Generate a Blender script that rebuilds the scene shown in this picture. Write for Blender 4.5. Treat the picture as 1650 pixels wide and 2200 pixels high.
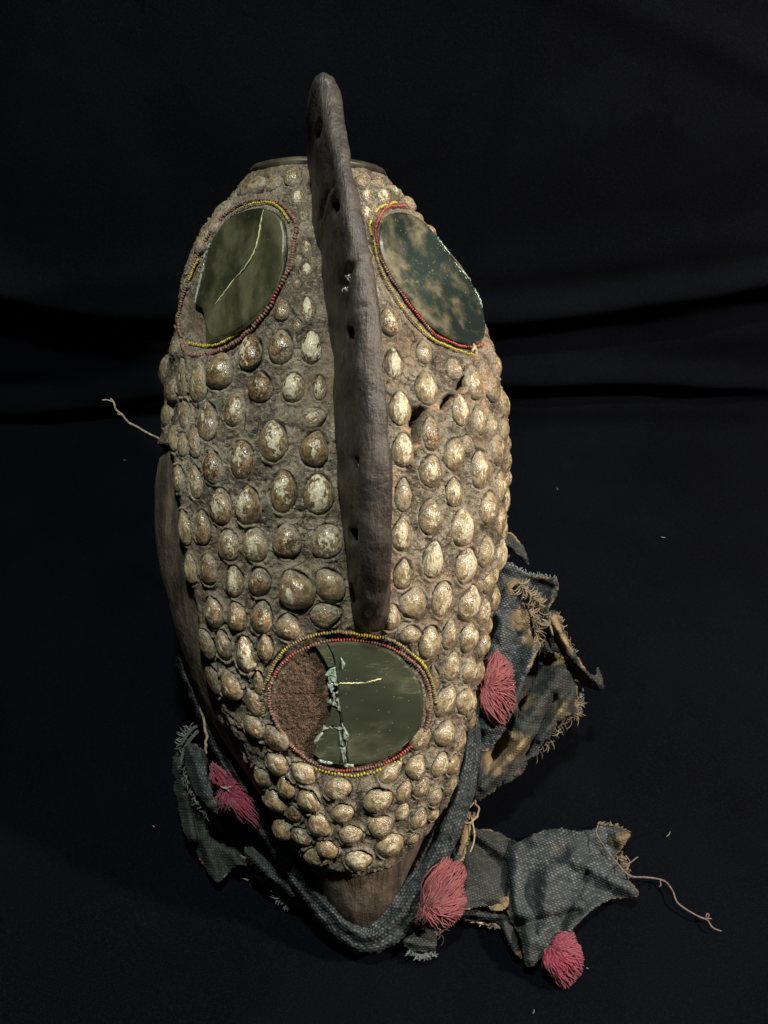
import bpy, math, random
import numpy as np
from mathutils import Matrix, Vector

for o in list(bpy.data.objects):
    bpy.data.objects.remove(o)
scene = bpy.context.scene
COL = scene.collection
random.seed(7)
RNG = np.random.default_rng(11)

# ------------------------------------------------------------------ camera
CAM = np.array([0.0, -0.178, 0.500])
PITCH = math.radians(45.0)                 # below the horizon
FPX = 2200 * 30.0 / 36.0                   # focal length in photograph pixels
cd = bpy.data.cameras.new('camera')
cam = bpy.data.objects.new('camera', cd)
COL.objects.link(cam)
cd.sensor_fit = 'VERTICAL'
cd.sensor_height = 36.0
cd.sensor_width = 27.0
cd.lens = 30.0
cd.clip_start = 0.01
cd.clip_end = 20.0
cam.location = CAM
cam.rotation_euler = (math.pi / 2 - PITCH, 0, 0)
scene.camera = cam
scene.render.resolution_x = 768
scene.render.resolution_y = 1024

# ------------------------------------------------------------------ world, lamps, exposure
w = bpy.data.worlds.new('World')
scene.world = w
w.use_nodes = True
bg = w.node_tree.nodes['Background']
bg.inputs[0].default_value = (0.80, 0.92, 0.72, 1)
bg.inputs[1].default_value = 0.012

def area(name, loc, target, size, power, colr):
    l = bpy.data.lights.new(name, 'AREA')
    l.shape = 'DISK'
    l.size = size
    l.energy = power
    l.color = colr
    ob = bpy.data.objects.new(name, l)
    COL.objects.link(ob)
    ob.location = loc
    d = Vector(target) - Vector(loc)
    ob.rotation_euler = d.to_track_quat('-Z', 'Y').to_euler()
    return ob

area('warm_lamp', (0.86, -0.06, 0.86), (0.03, 0.17, 0.15), 0.07, 19.0, (1.0, 0.83, 0.66))
area('cool_lamp', (0.0, 0.03, 1.16), (-0.03, 0.16, 0.15), 0.06, 11.0, (0.97, 1.0, 0.86))
scene.view_settings.view_transform = 'Standard'
scene.view_settings.look = 'None'
scene.view_settings.exposure = 0.0
scene.view_settings.gamma = 1.0

# ------------------------------------------------------------------ geometry of the shot
UPV = np.array([0.0, math.sin(PITCH), math.cos(PITCH)])
FWD = np.array([0.0, math.cos(PITCH), -math.sin(PITCH)])
RGT = np.array([1.0, 0.0, 0.0])
AL = math.radians(40.0)                    # lean of the mask from the floor
P0 = np.array([0.0, -0.022, 0.003])
PY = np.array([0.0, math.cos(AL), math.sin(AL)])
PN = np.array([0.0, -math.sin(AL), math.cos(AL)])

def rays(px, py):
    px = np.asarray(px, float); py = np.asarray(py, float)
    return ((px - 825)[..., None] * RGT - (py - 1100)[..., None] * UPV) / FPX + FWD

def hit(px, py, o, n):
    """where the line of sight meets the plane through o with normal n"""
    r = rays(px, py)
    t = ((np.asarray(o) - CAM) @ n) / (r @ n) if np.ndim(o) == 1 else (((o - CAM) * n).sum(-1) / (r * n).sum(-1))
    return CAM + r * t[..., None]

def pt(px, py, h):
    """point at height h above the mask's base plane"""
    px, py, h = np.broadcast_arrays(np.asarray(px, float), np.asarray(py, float), np.asarray(h, float))
    r = rays(px, py)
    t = ((P0 - CAM) @ PN + h) / (r @ PN)
    return CAM + r * t[..., None]

def ptz(px, py, z):
    px, py, z = np.broadcast_arrays(np.asarray(px, float), np.asarray(py, float), np.asarray(z, float))
    r = rays(px, py)
    t = (z - CAM[2]) / r[..., 2]
    return CAM + r * t[..., None]

def proj(p):
    d = p - CAM
    f = d @ FWD
    return 825 + FPX * (d @ RGT) / f, 1100 - FPX * (d @ UPV) / f

def loc(x, y, h):
    return P0 + x[..., None] * RGT + y[..., None] * PY + h[..., None] * PN

def tab(pairs):
    a = np.array(pairs, float)
    a = a[np.argsort(a[:, 0])]
    return lambda v: np.interp(v, a[:, 0], a[:, 1])

def sstep(a, b, x):
    t = np.clip((x - a) / (b - a), 0, 1)
    return t * t * (3 - 2 * t)

# ------------------------------------------------------------------ noise
def _h(ix, iy, iz, s):
    n = (ix * 374761393 + iy * 668265263 + iz * 2147483647 + s * 974711) & 0xffffffff
    n = ((n ^ (n >> 13)) * 1274126177) & 0xffffffff
    n = ((n ^ (n >> 16)) * 2246822519) & 0xffffffff
    return ((n ^ (n >> 15)) & 0xffff) / 65535.0 * 2 - 1

def vnoise(p, f, s=0):
    q = p * f
    i = np.floor(q).astype(np.int64)
    t = q - i
    t = t * t * (3 - 2 * t)
    r = 0
    for a in (0, 1):
        for b in (0, 1):
            for c in (0, 1):
                wgt = (t[..., 0] if a else 1 - t[..., 0]) * (t[..., 1] if b else 1 - t[..., 1]) * (t[..., 2] if c else 1 - t[..., 2])
                r = r + wgt * _h(i[..., 0] + a, i[..., 1] + b, i[..., 2] + c, s)
    return r

def fbm(p, f, o=4, s=0, g=0.5):
    r = 0; a = 1; tot = 0
    for k in range(o):
        r = r + a * vnoise(p, f * 2.03 ** k, s + k * 7)
        tot += a; a *= g
    return r / tot

# ------------------------------------------------------------------ materials
def newmat(name):
    m = bpy.data.materials.new(name)
    m.use_nodes = True
    nt = m.node_tree
    return m, nt, nt.nodes['Principled BSDF']

class NB:
    """small node building helper"""
    def __init__(s, nt):
        s.nt = nt
    def n(s, typ, ins=None, **kw):
        nd = s.nt.nodes.new(typ)
        for k, v in kw.items():
            setattr(nd, k, v)
        for k, v in (ins or {}).items():
            s.set(nd.inputs[k], v)
        return nd
    def set(s, inp, v):
        if isinstance(v, bpy.types.NodeSocket):
            s.nt.links.new(v, inp)
        elif isinstance(v, bpy.types.Node):
            s.nt.links.new(v.outputs[0], inp)
        else:
            inp.default_value = v
    def m(s, op, a, b=0.0, c=None, clamp=False):
        nd = s.nt.nodes.new('ShaderNodeMath')
        nd.operation = op
        nd.use_clamp = clamp
        s.set(nd.inputs[0], a); s.set(nd.inputs[1], b)
        if c is not None:
            s.set(nd.inputs[2], c)
        return nd.outputs[0]
    def mix(s, f, a, b):
        nd = s.nt.nodes.new('ShaderNodeMix')
        nd.data_type = 'RGBA'
        s.set(nd.inputs[0], f)
        for i, v in ((6, a), (7, b)):
            if isinstance(v, tuple) and len(v) == 3:
                v = v + (1,)
            s.set(nd.inputs[i], v)
        return nd.outputs[2]
    def ramp(s, v, a, b):
        nd = s.nt.nodes.new('ShaderNodeMapRange')
        nd.interpolation_type = 'SMOOTHSTEP'
        s.set(nd.inputs[0], v)
        nd.inputs[1].default_value = a; nd.inputs[2].default_value = b
        return nd.outputs[0]
    def noise(s, co, sc, det=4, rough=0.55, dist=0.0):
        nd = s.n('ShaderNodeTexNoise', {'Vector': co, 'Scale': sc, 'Detail': det, 'Roughness': rough, 'Distortion': dist})
        return nd.outputs[0]
    def voro(s, co, sc, feat='F1'):
        nd = s.nt.nodes.new('ShaderNodeTexVoronoi')
        nd.feature = feat
        s.set(nd.inputs['Vector'], co); nd.inputs['Scale'].default_value = sc
        return nd.outputs[0]
    def scale(s, co, v):
        nd = s.nt.nodes.new('ShaderNodeMapping')
        s.set(nd.inputs[0], co); nd.inputs[3].default_value = v
        return nd.outputs[0]
    def bump(s, h, strength, dist, nrm=None):
        nd = s.n('ShaderNodeBump', {'Height': h, 'Strength': strength, 'Distance': dist})
        if nrm is not None:
            s.set(nd.inputs['Normal'], nrm)
        return nd.outputs[0]

def cr0(k, co):
    """dried-mud cracks, broken up so they come and go"""
    ds = k.n('ShaderNodeTexNoise', {'Vector': co, 'Scale': 90.0, 'Detail': 3.0})
    dv = k.n('ShaderNodeVectorMath', {0: ds.outputs['Color'], 'Scale': .012}, operation='SCALE')
    cc = k.n('ShaderNodeVectorMath', {0: co, 1: dv.outputs[0]}, operation='ADD').outputs[0]
    vo = k.voro(cc, 75, 'DISTANCE_TO_EDGE')
    return k.m('MULTIPLY', k.ramp(vo, .045, .012), k.ramp(k.noise(co, 38, 2), .50, .60))

def m_clay():
    m, nt, b = newmat('grey_brown_clay')
    k = NB(nt)
    co = k.n('ShaderNodeTexCoord').outputs['Object']
    at = k.n('ShaderNodeAttribute', attribute_name='tint')
    sep = k.n('ShaderNodeSeparateColor', {0: at.outputs['Color']})
    n1 = k.noise(co, 60, 5, .6); n2 = k.noise(co, 420, 4, .7); n3 = k.noise(co, 22, 3)
    c = k.mix(k.ramp(n1, .36, .66), (.068, .057, .044), (.215, .184, .143))
    c = k.mix(k.m('MULTIPLY', k.ramp(n2, .52, .70), .7), c, (.37, .325, .25))
    c = k.mix(k.m('MULTIPLY', k.ramp(n2, .46, .32), .8), c, (.03, .024, .018))
    # worn pale crest of the lips pressed up round the shells
    c = k.mix(k.m('MULTIPLY', at.outputs['Alpha'], k.m('MULTIPLY', k.ramp(n1, .3, .6), .6)), c, (.34, .30, .235))
    gr0 = k.noise(co, 1500, 2, .6); gr = k.noise(co, 560, 3, .75)
    c = k.mix(k.m('MULTIPLY', k.ramp(gr, .56, .66), .6), c, (.38, .33, .255))
    c = k.mix(k.m('MULTIPLY', k.ramp(gr, .44, .34), .85), c, (.028, .023, .018))
    c = k.mix(k.m('MULTIPLY', k.ramp(n3, .48, .7), .5), c, (.17, .115, .078))
    c = k.mix(k.m('MULTIPLY', cr0(k, co), .8), c, (.018, .014, .011))
    c = k.mix(sep.outputs[0], c, (.42, .27, .165))
    pc = k.mix(k.ramp(gr0, .35, .68), (.026, .016, .010), (.165, .105, .070))
    c = k.mix(sep.outputs[1], c, pc)
    c = k.mix(sep.outputs[2], c, (.012, .009, .007))  # near-black painted into the open slits to deepen their shade
    k.set(b.inputs['Base Color'], c)
    b.inputs['Roughness'].default_value = .82
    b.inputs['Specular IOR Level'].default_value = .3
    bp = k.bump(n2, .9, .0020)
    bp = k.bump(n1, .5, .002, bp)
    bp = k.bump(gr, .8, .0010, bp)
    bp = k.bump(gr0, .6, .0006, bp)
    vo = k.voro(co, 170, 'DISTANCE_TO_EDGE')
    cr = k.m('MULTIPLY', k.ramp(vo, .0, .05), k.ramp(n3, .6, .45))
    bp = k.bump(cr, .6, .0010, bp)
    k.set(b.inputs['Normal'], bp)
    return m

def m_shell():
    m, nt, b = newmat('worn_shell')
    k = NB(nt)
    co = k.n('ShaderNodeTexCoord').outputs['Object']
    oi = k.n('ShaderNodeObjectInfo')
    sep = k.n('ShaderNodeSeparateColor', {0: oi.outputs['Color']})
    dust, white, tone = sep.outputs[0], sep.outputs[1], sep.outputs[2]
    off = k.n('ShaderNodeVectorMath', {0: (13.1, 7.7, 3.3), 'Scale': k.m('MULTIPLY', oi.outputs['Random'], 9.0)}, operation='SCALE')
    cc = k.n('ShaderNodeVectorMath', {0: co, 1: off.outputs[0]}, operation='ADD').outputs[0]
    xyz = k.n('ShaderNodeSeparateXYZ', {0: co})
    n1 = k.noise(cc, 2.2, 5, .62); n2 = k.noise(cc, 3.6, 4, .62); n3 = k.noise(cc, 5.5, 2, .55)
    st = k.noise(k.scale(cc, (3.2, 1.1, 2)), 1.6, 4, .6); nw = k.noise(cc, 2.7, 3, .55)
    # brown glaze
    c = k.mix(k.ramp(k.m('ADD', k.m('MULTIPLY', st, .35), k.m('MULTIPLY', n1, .65)), .38, .62), (.020, .012, .009), (.20, .108, .046))
    c = k.mix(k.m('MULTIPLY', k.ramp(n3, .55, .66), .65), c, (.42, .35, .23))
    c = k.mix(k.m('MULTIPLY', k.ramp(n3, .42, .33), .6), c, (.020, .013, .010))
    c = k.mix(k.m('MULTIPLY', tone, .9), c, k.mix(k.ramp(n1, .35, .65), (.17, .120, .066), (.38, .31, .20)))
    # dust that sits round the rim
    rim = k.m('SUBTRACT', k.m('ADD', k.m('MULTIPLY', n2, 1.1), k.m('MULTIPLY', dust, .75)), xyz.outputs[2])
    dm = k.m('MULTIPLY', k.ramp(rim, .34, .60), .9)
    dc = k.mix(k.ramp(n2, .38, .64), (.085, .069, .052), (.27, .23, .172))
    # flaked white patch near the crown
    dx = k.m('ADD', xyz.outputs[0], k.m('MULTIPLY', k.m('SUBTRACT', oi.outputs['Random'], .5), .7))
    dy = k.m('MULTIPLY', xyz.outputs[1], .62)
    rr = k.m('SQRT', k.m('ADD', k.m('MULTIPLY', dx, dx), k.m('MULTIPLY', dy, dy)))
    rs_ = k.m('FRACT', k.m('MULTIPLY', oi.outputs['Random'], 37.0))
    wv = k.m('ADD', k.m('SUBTRACT', k.m('MULTIPLY', white, .95), rr), k.m('MULTIPLY', k.m('SUBTRACT', nw, .5), k.m('ADD', .8, k.m('MULTIPLY', rs_, 1.8))))
    wv = k.m('ADD', wv, k.m('MULTIPLY', k.m('SUBTRACT', st, .5), k.m('MULTIPLY', k.m('SUBTRACT', 1.0, rs_), 3.0)))
    wv = k.m('ADD', wv, k.m('MULTIPLY', k.m('SUBTRACT', n2, .5), .7))
    wm = k.m('MULTIPLY', k.ramp(wv, .04, .13), k.m('ADD', .55, k.m('MULTIPLY', n3, .8)), clamp=True)
    wc = k.mix(k.ramp(n3, .3, .7), (.32, .28, .19), (.60, .56, .43))
    c = k.mix(dm, c, dc)
    c = k.mix(wm, c, wc)
    c = k.mix(k.m('MULTIPLY', k.ramp(n3, .62, .72), .7), c, (.04, .028, .018))
    n4 = k.noise(cc, 11, 2, .6)
    c = k.mix(k.m('MULTIPLY', k.ramp(n4, .60, .68), .25), c, (.55, .49, .36))
    c = k.mix(k.m('MULTIPLY', k.ramp(n4, .38, .32), .3), c, (.060, .040, .026))
    k.set(b.inputs['Base Color'], c)
    ro = k.m('ADD', .24, k.m('MULTIPLY', k.m('MAXIMUM', dm, wm), .45))
    k.set(b.inputs['Roughness'], ro)
    b.inputs['Specular IOR Level'].default_value = .7
    k.set(b.inputs['Coat Weight'], k.m('SUBTRACT', .18, k.m('MULTIPLY', dm, .3), clamp=True))
    b.inputs['Coat Roughness'].default_value = .08
    bp = k.bump(n3, .4, .0006)
    bp = k.bump(n2, .5, .0012, bp)
    bp = k.bump(wm, .7, .0003, bp)
    bp = k.bump(dm, .5, .0003, bp)
    k.set(b.inputs['Normal'], bp)
    return m

def m_wood(name, dark, light, sc=(60, 8, 8), rough=.6):
    m, nt, b = newmat(name)
    k = NB(nt)
    co = k.n('ShaderNodeTexCoord').outputs['Object']
    rot = k.n('ShaderNodeMapping', {0: co}); rot.inputs[2].default_value = (-AL, 0, 0)
    g = k.noise(k.scale(rot.outputs[0], sc), 3.0, 6, .65, .4)
    n = k.noise(co, 45, 5, .6); f = k.noise(co, 500, 3, .6)
    s = k.noise(k.scale(rot.outputs[0], (220, 18, 90)), 2.0, 4, .7)
    c = k.mix(k.ramp(g, .32, .7), dark, light)
    c = k.mix(k.m('MULTIPLY', k.ramp(n, .52, .72), .55), c, tuple(v * 1.7 for v in light))
    c = k.mix(k.m('MULTIPLY', k.ramp(n, .45, .3), .7), c, tuple(v * .5 for v in dark))
    c = k.mix(k.m('MULTIPLY', k.ramp(f, .6, .75), .4), c, tuple(v * 2.2 for v in light))
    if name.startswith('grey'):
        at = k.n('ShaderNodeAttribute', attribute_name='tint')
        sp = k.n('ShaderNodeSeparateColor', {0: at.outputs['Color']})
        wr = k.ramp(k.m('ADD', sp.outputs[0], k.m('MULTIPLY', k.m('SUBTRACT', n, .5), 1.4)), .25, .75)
        side_shade = k.mix(k.m('MULTIPLY', k.ramp(s, .45, .65), .5), k.mix(.75, c, (.008, .008, .007)), (.070, .062, .046))  # dark flanks: the crest's shaded side painted into the wood colour
        c = k.mix(wr, side_shade, k.mix(k.m('ADD', .25, k.m('MULTIPLY', k.ramp(f, .4, .7), .5)), k.mix(k.ramp(n, .42, .58), (.014, .012, .011), (.046, .036, .031)), (.060, .052, .050)))
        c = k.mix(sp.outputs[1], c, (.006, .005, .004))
    k.set(b.inputs['Base Color'], c)
    k.set(b.inputs['Roughness'], k.m('ADD', rough - .16, k.m('MULTIPLY', n, .35)))
    b.inputs['Specular IOR Level'].default_value = .45
    bp = k.bump(g, .8, .0022)
    bp = k.bump(s, .4, .0008, bp)
    bp = k.bump(n, .7, .003, bp)
    bp = k.bump(f, .6, .0006, bp)
    k.set(b.inputs['Normal'], bp)
    return m

def m_cloth(name, base, pale, amt=.8):
    m, nt, b = newmat(name)
    k = NB(nt)
    co = k.n('ShaderNodeTexCoord').outputs['Object']
    uv = k.n('ShaderNodeUVMap', uv_map='UVMap').outputs[0]
    ds = k.n('ShaderNodeTexNoise', {'Vector': uv, 'Scale': .12, 'Detail': 3.0})
    dv = k.n('ShaderNodeVectorMath', {0: ds.outputs['Color'], 'Scale': 3.0}, operation='SCALE')
    uvd = k.n('ShaderNodeVectorMath', {0: uv, 1: dv.outputs[0]}, operation='ADD').outputs[0]
    x = k.n('ShaderNodeSeparateXYZ', {0: uvd})
    v = x.outputs[1]
    row = k.m('MODULO', k.m('FLOOR', v), 2.0)
    u = k.m('ADD', k.m('MULTIPLY', x.outputs[0], .60), k.m('MULTIPLY', row, .5))
    cell = k.n('ShaderNodeCombineXYZ', {0: k.m('FLOOR', u), 1: k.m('FLOOR', v)})
    wn = k.n('ShaderNodeTexWhiteNoise', {'Vector': cell}).outputs[0]
    fu = k.m('SINE', k.m('MULTIPLY', k.m('FRACT', u), math.pi))
    fv = k.m('SINE', k.m('MULTIPLY', k.m('FRACT', v), math.pi))
    h = k.m('MULTIPLY', k.m('ABSOLUTE', fu), k.m('ABSOLUTE', fv))
    n = k.noise(co, 70, 4, .6); f = k.noise(co, 1400, 3, .6); n0 = k.noise(co, 26, 3, .5)
    at = k.n('ShaderNodeAttribute', attribute_name='stain')
    st = k.n('ShaderNodeSeparateColor', {0: at.outputs['Color']}).outputs[0]
    stn = k.ramp(k.m('ADD', st, k.m('MULTIPLY', k.m('SUBTRACT', n, .5), .9)), .35, .7)
    c0 = k.mix(k.ramp(n0, .35, .65), tuple(q * .55 for q in base), base)
    c0 = k.mix(k.m('MULTIPLY', k.m('SUBTRACT', 1.0, h), .5), c0, tuple(q * .35 for q in base))
    c0 = k.mix(k.m('MULTIPLY', wn, .22), c0, tuple(q * 1.7 for q in base))
    c = k.mix(k.m('MULTIPLY', k.m('MULTIPLY', k.ramp(h, .3, 1.0), k.ramp(k.m('ADD', n, k.m('MULTIPLY', wn, .28)), .45, .95)), amt), c0, pale)
    tn = k.mix(k.ramp(n, .3, .7), (.12, .085, .05), (.28, .21, .125))
    c = k.mix(k.m('MULTIPLY', stn, .85), c, tn)
    k.set(b.inputs['Base Color'], c)
    b.inputs['Roughness'].default_value = .9
    b.inputs['Specular IOR Level'].default_value = .15
    bp = k.bump(h, .55, .0006)
    bp = k.bump(f, .4, .0005, bp)
    bp = k.bump(n, .5, .002, bp)
    k.set(b.inputs['Normal'], bp)
    return m

def m_glass(name, tint, dirt, amount, film=.35, sc=35, stretch=(1, 1, 1)):
    m, nt, b = newmat(name)
    k = NB(nt)
    co = k.n('ShaderNodeTexCoord').outputs['Object']
    cs = k.scale(co, stretch)
    n = k.noise(cs, sc, 5, .6, .15); n2 = k.noise(co, 260, 4, .65); n3 = k.noise(cs, sc * .6, 3, .5)
    dm = k.m('MULTIPLY', k.ramp(n, 1 - amount - .10, 1 - amount + .14), k.m('ADD', .45, k.m('MULTIPLY', n2, .8)), clamp=True)
    c = k.mix(k.ramp(n3, .35, .65), tuple(q * .55 for q in tint), tint)  # greenish tint paints the dim room's reflection into the base colour
    c = k.mix(k.m('MULTIPLY', dm, .85), c, dirt)
    sp = k.voro(co, 330)
    c = k.mix(k.ramp(sp, .10, .05), c, tuple(q * 1.6 for q in dirt))
    sc_ = k.noise(k.scale(co, (40, 500, 420)), 1.0, 3, .7)
    c = k.mix(k.m('MULTIPLY', k.m('MULTIPLY', k.ramp(sc_, .56, .70), k.ramp(n3, .54, .66)), .6), c, tuple(q * 1.5 for q in dirt))
    k.set(b.inputs['Base Color'], c)
    k.set(b.inputs['Roughness'], k.m('ADD', .06, k.m('MULTIPLY', dm, .5)))
    b.inputs['Specular IOR Level'].default_value = .6
    b.inputs['Coat Weight'].default_value = .6
    b.inputs['Coat Roughness'].default_value = .05
    return m

def m_simple(name, c, rough=.6, var=.5, sc=120, spec=.4, bumpd=.0006):
    m, nt, b = newmat(name)
    k = NB(nt)
    co = k.n('ShaderNodeTexCoord').outputs['Object']
    n = k.noise(co, sc, 4, .65)
    cc = k.mix(k.ramp(n, .3, .7), tuple(v * (1 - var) for v in c), tuple(min(1, v * (1 + var)) for v in c))
    k.set(b.inputs['Base Color'], cc)
    b.inputs['Roughness'].default_value = rough
    b.inputs['Specular IOR Level'].default_value = spec
    k.set(b.inputs['Normal'], k.bump(n, .4, bumpd))
    return m

def m_bead(name, vivid, dull):
    m, nt, b = newmat(name)
    k = NB(nt)
    at = k.n('ShaderNodeAttribute', attribute_name='tint')
    s = k.n('ShaderNodeSeparateColor', {0: at.outputs['Color']})
    co = k.n('ShaderNodeTexCoord').outputs['Object']
    n = k.noise(co, 900, 3, .6)
    c = k.mix(s.outputs[0], vivid, dull)
    c = k.mix(k.m('MULTIPLY', k.ramp(n, .5, .65), s.outputs[1]), c, (.30, .25, .20))
    k.set(b.inputs['Base Color'], c)
    k.set(b.inputs['Roughness'], k.m('ADD', .3, k.m('MULTIPLY', s.outputs[0], .5)))
    return m

def m_yarn(name, a, b_):
    m, nt, b = newmat(name)
    k = NB(nt)
    at = k.n('ShaderNodeAttribute', attribute_name='tint')
    s = k.n('ShaderNodeSeparateColor', {0: at.outputs['Color']})
    co = k.n('ShaderNodeTexCoord').outputs['Object']
    n = k.noise(co, 1500, 2, .6)
    c = k.mix(s.outputs[0], a, b_)
    c = k.mix(k.m('MULTIPLY', k.ramp(n, .5, .7), .35), c, tuple(v * 1.5 for v in b_))
    k.set(b.inputs['Base Color'], c)
    n5 = k.noise(co, 120, 3, .6)
    c = k.mix(k.m('MULTIPLY', k.ramp(n5, .48, .68), .5), c, tuple(v * .6 + .07 for v in b_))
    k.set(b.inputs['Base Color'], c)
    b.inputs['Roughness'].default_value = .9
    b.inputs['Specular IOR Level'].default_value = .1
    b.inputs['Sheen Weight'].default_value = .2
    k.set(b.inputs['Normal'], k.bump(n, .6, .0005))
    return m

def m_backdrop():
    m, nt, b = newmat('black_blue_fabric')
    k = NB(nt)
    co = k.n('ShaderNodeTexCoord').outputs['Object']
    n = k.noise(co, 9, 4, .55); f = k.noise(co, 1300, 2, .7); g = k.noise(co, 420, 3, .6)
    c = k.mix(k.ramp(n, .3, .7), (.0008, .0011, .0025), (.0017, .0022, .0044))
    c = k.mix(k.m('MULTIPLY', k.ramp(f, .45, .75), .7), c, (.0054, .0066, .0105))
    k.set(b.inputs['Base Color'], c)
    b.inputs['Roughness'].default_value = .95
    b.inputs['Specular IOR Level'].default_value = .05
    k.set(b.inputs['Normal'], k.bump(g, .35, .0008))
    return m

CLAY = m_clay(); SHELL = m_shell()
WOOD = m_wood('dark_brown_wood', (.048, .037, .030), (.140, .112, .090))
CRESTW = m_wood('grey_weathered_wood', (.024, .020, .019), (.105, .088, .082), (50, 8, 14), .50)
CLOTH = m_cloth('faded_blue_cloth', (.050, .060, .068), (.23, .255, .27), .6)
CLOTH2 = m_cloth('dark_grey_blue_cloth', (.042, .047, .048), (.15, .16, .155), .4)
G_LEFT = m_glass('olive_mirror_glass', (.024, .028, .016), (.088, .084, .050), .50, sc=48, stretch=(1.5, .8, .6))
G_RIGHT = m_glass('blue_green_mirror_glass', (.022, .034, .032), (.155, .135, .080), .47, sc=48)
G_LOW = m_glass('green_mirror_glass', (.044, .052, .036), (.15, .16, .11), .42, sc=40, stretch=(.6, 1, 1.3))
CHIP = m_simple('broken_glass_edge', (.21, .26, .225), .04, .9, 700, 1.0)
CRACK = m_simple('yellow_glass_crack', (.48, .50, .27), .12, .4, 300, .8)  # pale colour paints the light caught by the crack edges
REDB = m_bead('red_bead', (.30, .028, .022), (.14, .075, .062))
YELB = m_bead('yellow_bead', (.42, .35, .03), (.14, .120, .065))
YARN = m_yarn('pink_yarn', (.10, .024, .032), (.25, .070, .080))
YARN2 = m_yarn('magenta_yarn', (.09, .012, .030), (.24, .036, .074))
THREAD = m_simple('pale_thread', (.30, .24, .17), .85, .4, 500)
PTHREAD = m_simple('mauve_thread', (.15, .11, .105), .85, .4, 500)
FRAY = m_yarn('grey_fray', (.045, .055, .065), (.17, .19, .20))
TFRAY = m_yarn('tan_fray', (.06, .045, .03), (.24, .19, .125))
RIMM = m_simple('dark_worn_rim', (.040, .034, .026), .45, .6, 90, .5)
LINT = m_simple('lint', (.16, .16, .16), .9, .3)
BACK = m_backdrop()

# ------------------------------------------------------------------ objects
def mesh_obj(name, verts, faces, mat, parent=None, smooth=True, attrs=None, uv=None):
    me = bpy.data.meshes.new(name)
    verts = np.ascontiguousarray(verts, dtype=np.float32).reshape(-1, 3)
    if isinstance(faces, np.ndarray):
        nf, k = faces.shape
        me.vertices.add(len(verts)); me.vertices.foreach_set('co', verts.ravel())
        me.loops.add(nf * k); me.loops.foreach_set('vertex_index', faces.astype(np.int32).ravel())
        me.polygons.add(nf)
        me.polygons.foreach_set('loop_start', np.arange(0, nf * k, k, dtype=np.int32))
        me.update(calc_edges=True)
        me.validate()
    else:
        me.from_pydata([tuple(map(float, v)) for v in verts], [], faces)
        me.update()
    if smooth:
        me.polygons.foreach_set('use_smooth', np.ones(len(me.polygons), dtype=bool))
    for an, av in (attrs or {}).items():
        a = me.attributes.new(an, 'FLOAT_COLOR', 'POINT')
        full = np.ones((len(verts), 4), dtype=np.float32)
        full[:, :av.shape[1]] = av
        a.data.foreach_set('color', full.ravel())
    if uv is not None:
        l = me.uv_layers.new(name='UVMap')
        vi = np.empty(len(me.loops), dtype=np.int32)
        me.loops.foreach_get('vertex_index', vi)
        l.data.foreach_set('uv', np.ascontiguousarray(uv[vi], dtype=np.float32).ravel())
    me.materials.append(mat)
    ob = bpy.data.objects.new(name, me)
    COL.objects.link(ob)
    if parent is not None:
        adopt(ob, parent)
    return ob

WORLDM = {}
def adopt(ob, parent):
    ob.parent = parent
    ob.matrix_parent_inverse = WORLDM.get(parent.name, Matrix.Identity(4)).inverted()

def grid_faces(nr, nc, wrap=False):
    i = np.arange(nr - 1)[:, None]
    j = np.arange(nc if wrap else nc - 1)[None, :]
    a = i * nc + j; b = i * nc + (j + 1) % nc
    return np.stack([a, b, b + nc, a + nc], -1).reshape(-1, 4)

def tubes(paths, radii, sides=5, taper=.5):
    """many tubes as one vertex and face array; returns verts, faces, tube index per vertex"""
    V = []; F = []; I = []
    base = 0
    for ti, (p, r) in enumerate(zip(paths, radii)):
        p = np.asarray(p, float)
        n = len(p)
        t = np.gradient(p, axis=0)
        t /= np.linalg.norm(t, axis=1)[:, None] + 1e-12
        a = np.cross(t, PN + np.array([.13, .07, .03]))
        a /= np.linalg.norm(a, axis=1)[:, None] + 1e-12
        b = np.cross(t, a)
        s = np.linspace(0, 1, n)
        rr = r * (1 - taper * np.abs(2 * s - 1) ** 6)
        ang = np.arange(sides) / sides * 2 * math.pi
        ring = (np.cos(ang)[None, :, None] * a[:, None] + np.sin(ang)[None, :, None] * b[:, None]) * rr[:, None, None] + p[:, None]
        V.append(ring.reshape(-1, 3))
        F.append(grid_faces(n, sides, True) + base)
        I.append(np.full(n * sides, ti))
        base += n * sides
    return np.concatenate(V), np.concatenate(F), np.concatenate(I)

def smooth_path(pts, n):
    """Catmull-Rom through points of any dimension"""
    p = np.asarray(pts, float)
    P = np.vstack([2 * p[0] - p[1], p, 2 * p[-1] - p[-2]])
    k = len(p) - 1
    u = np.linspace(0, k - 1e-9, n)
    i = u.astype(int); t = (u - i)[:, None]
    a, b, c, d = P[i], P[i + 1], P[i + 2], P[i + 3]
    return .5 * ((2 * b) + (c - a) * t + (2 * a - 5 * b + 4 * c - d) * t ** 2 + (3 * b - a - 3 * c + d) * t ** 3)

# the mask: one thing, every piece of it below hangs on this empty
MASK = bpy.data.objects.new('mask', None)
COL.objects.link(MASK)
MASK.location = P0
MASK.empty_display_size = .05
WORLDM['mask'] = Matrix.Translation(Vector(P0))
MASK['label'] = 'tall wooden mask covered in shells, with three mirrors, dark crest, blue cloth and pink tassels'
MASK['category'] = 'mask'

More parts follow.
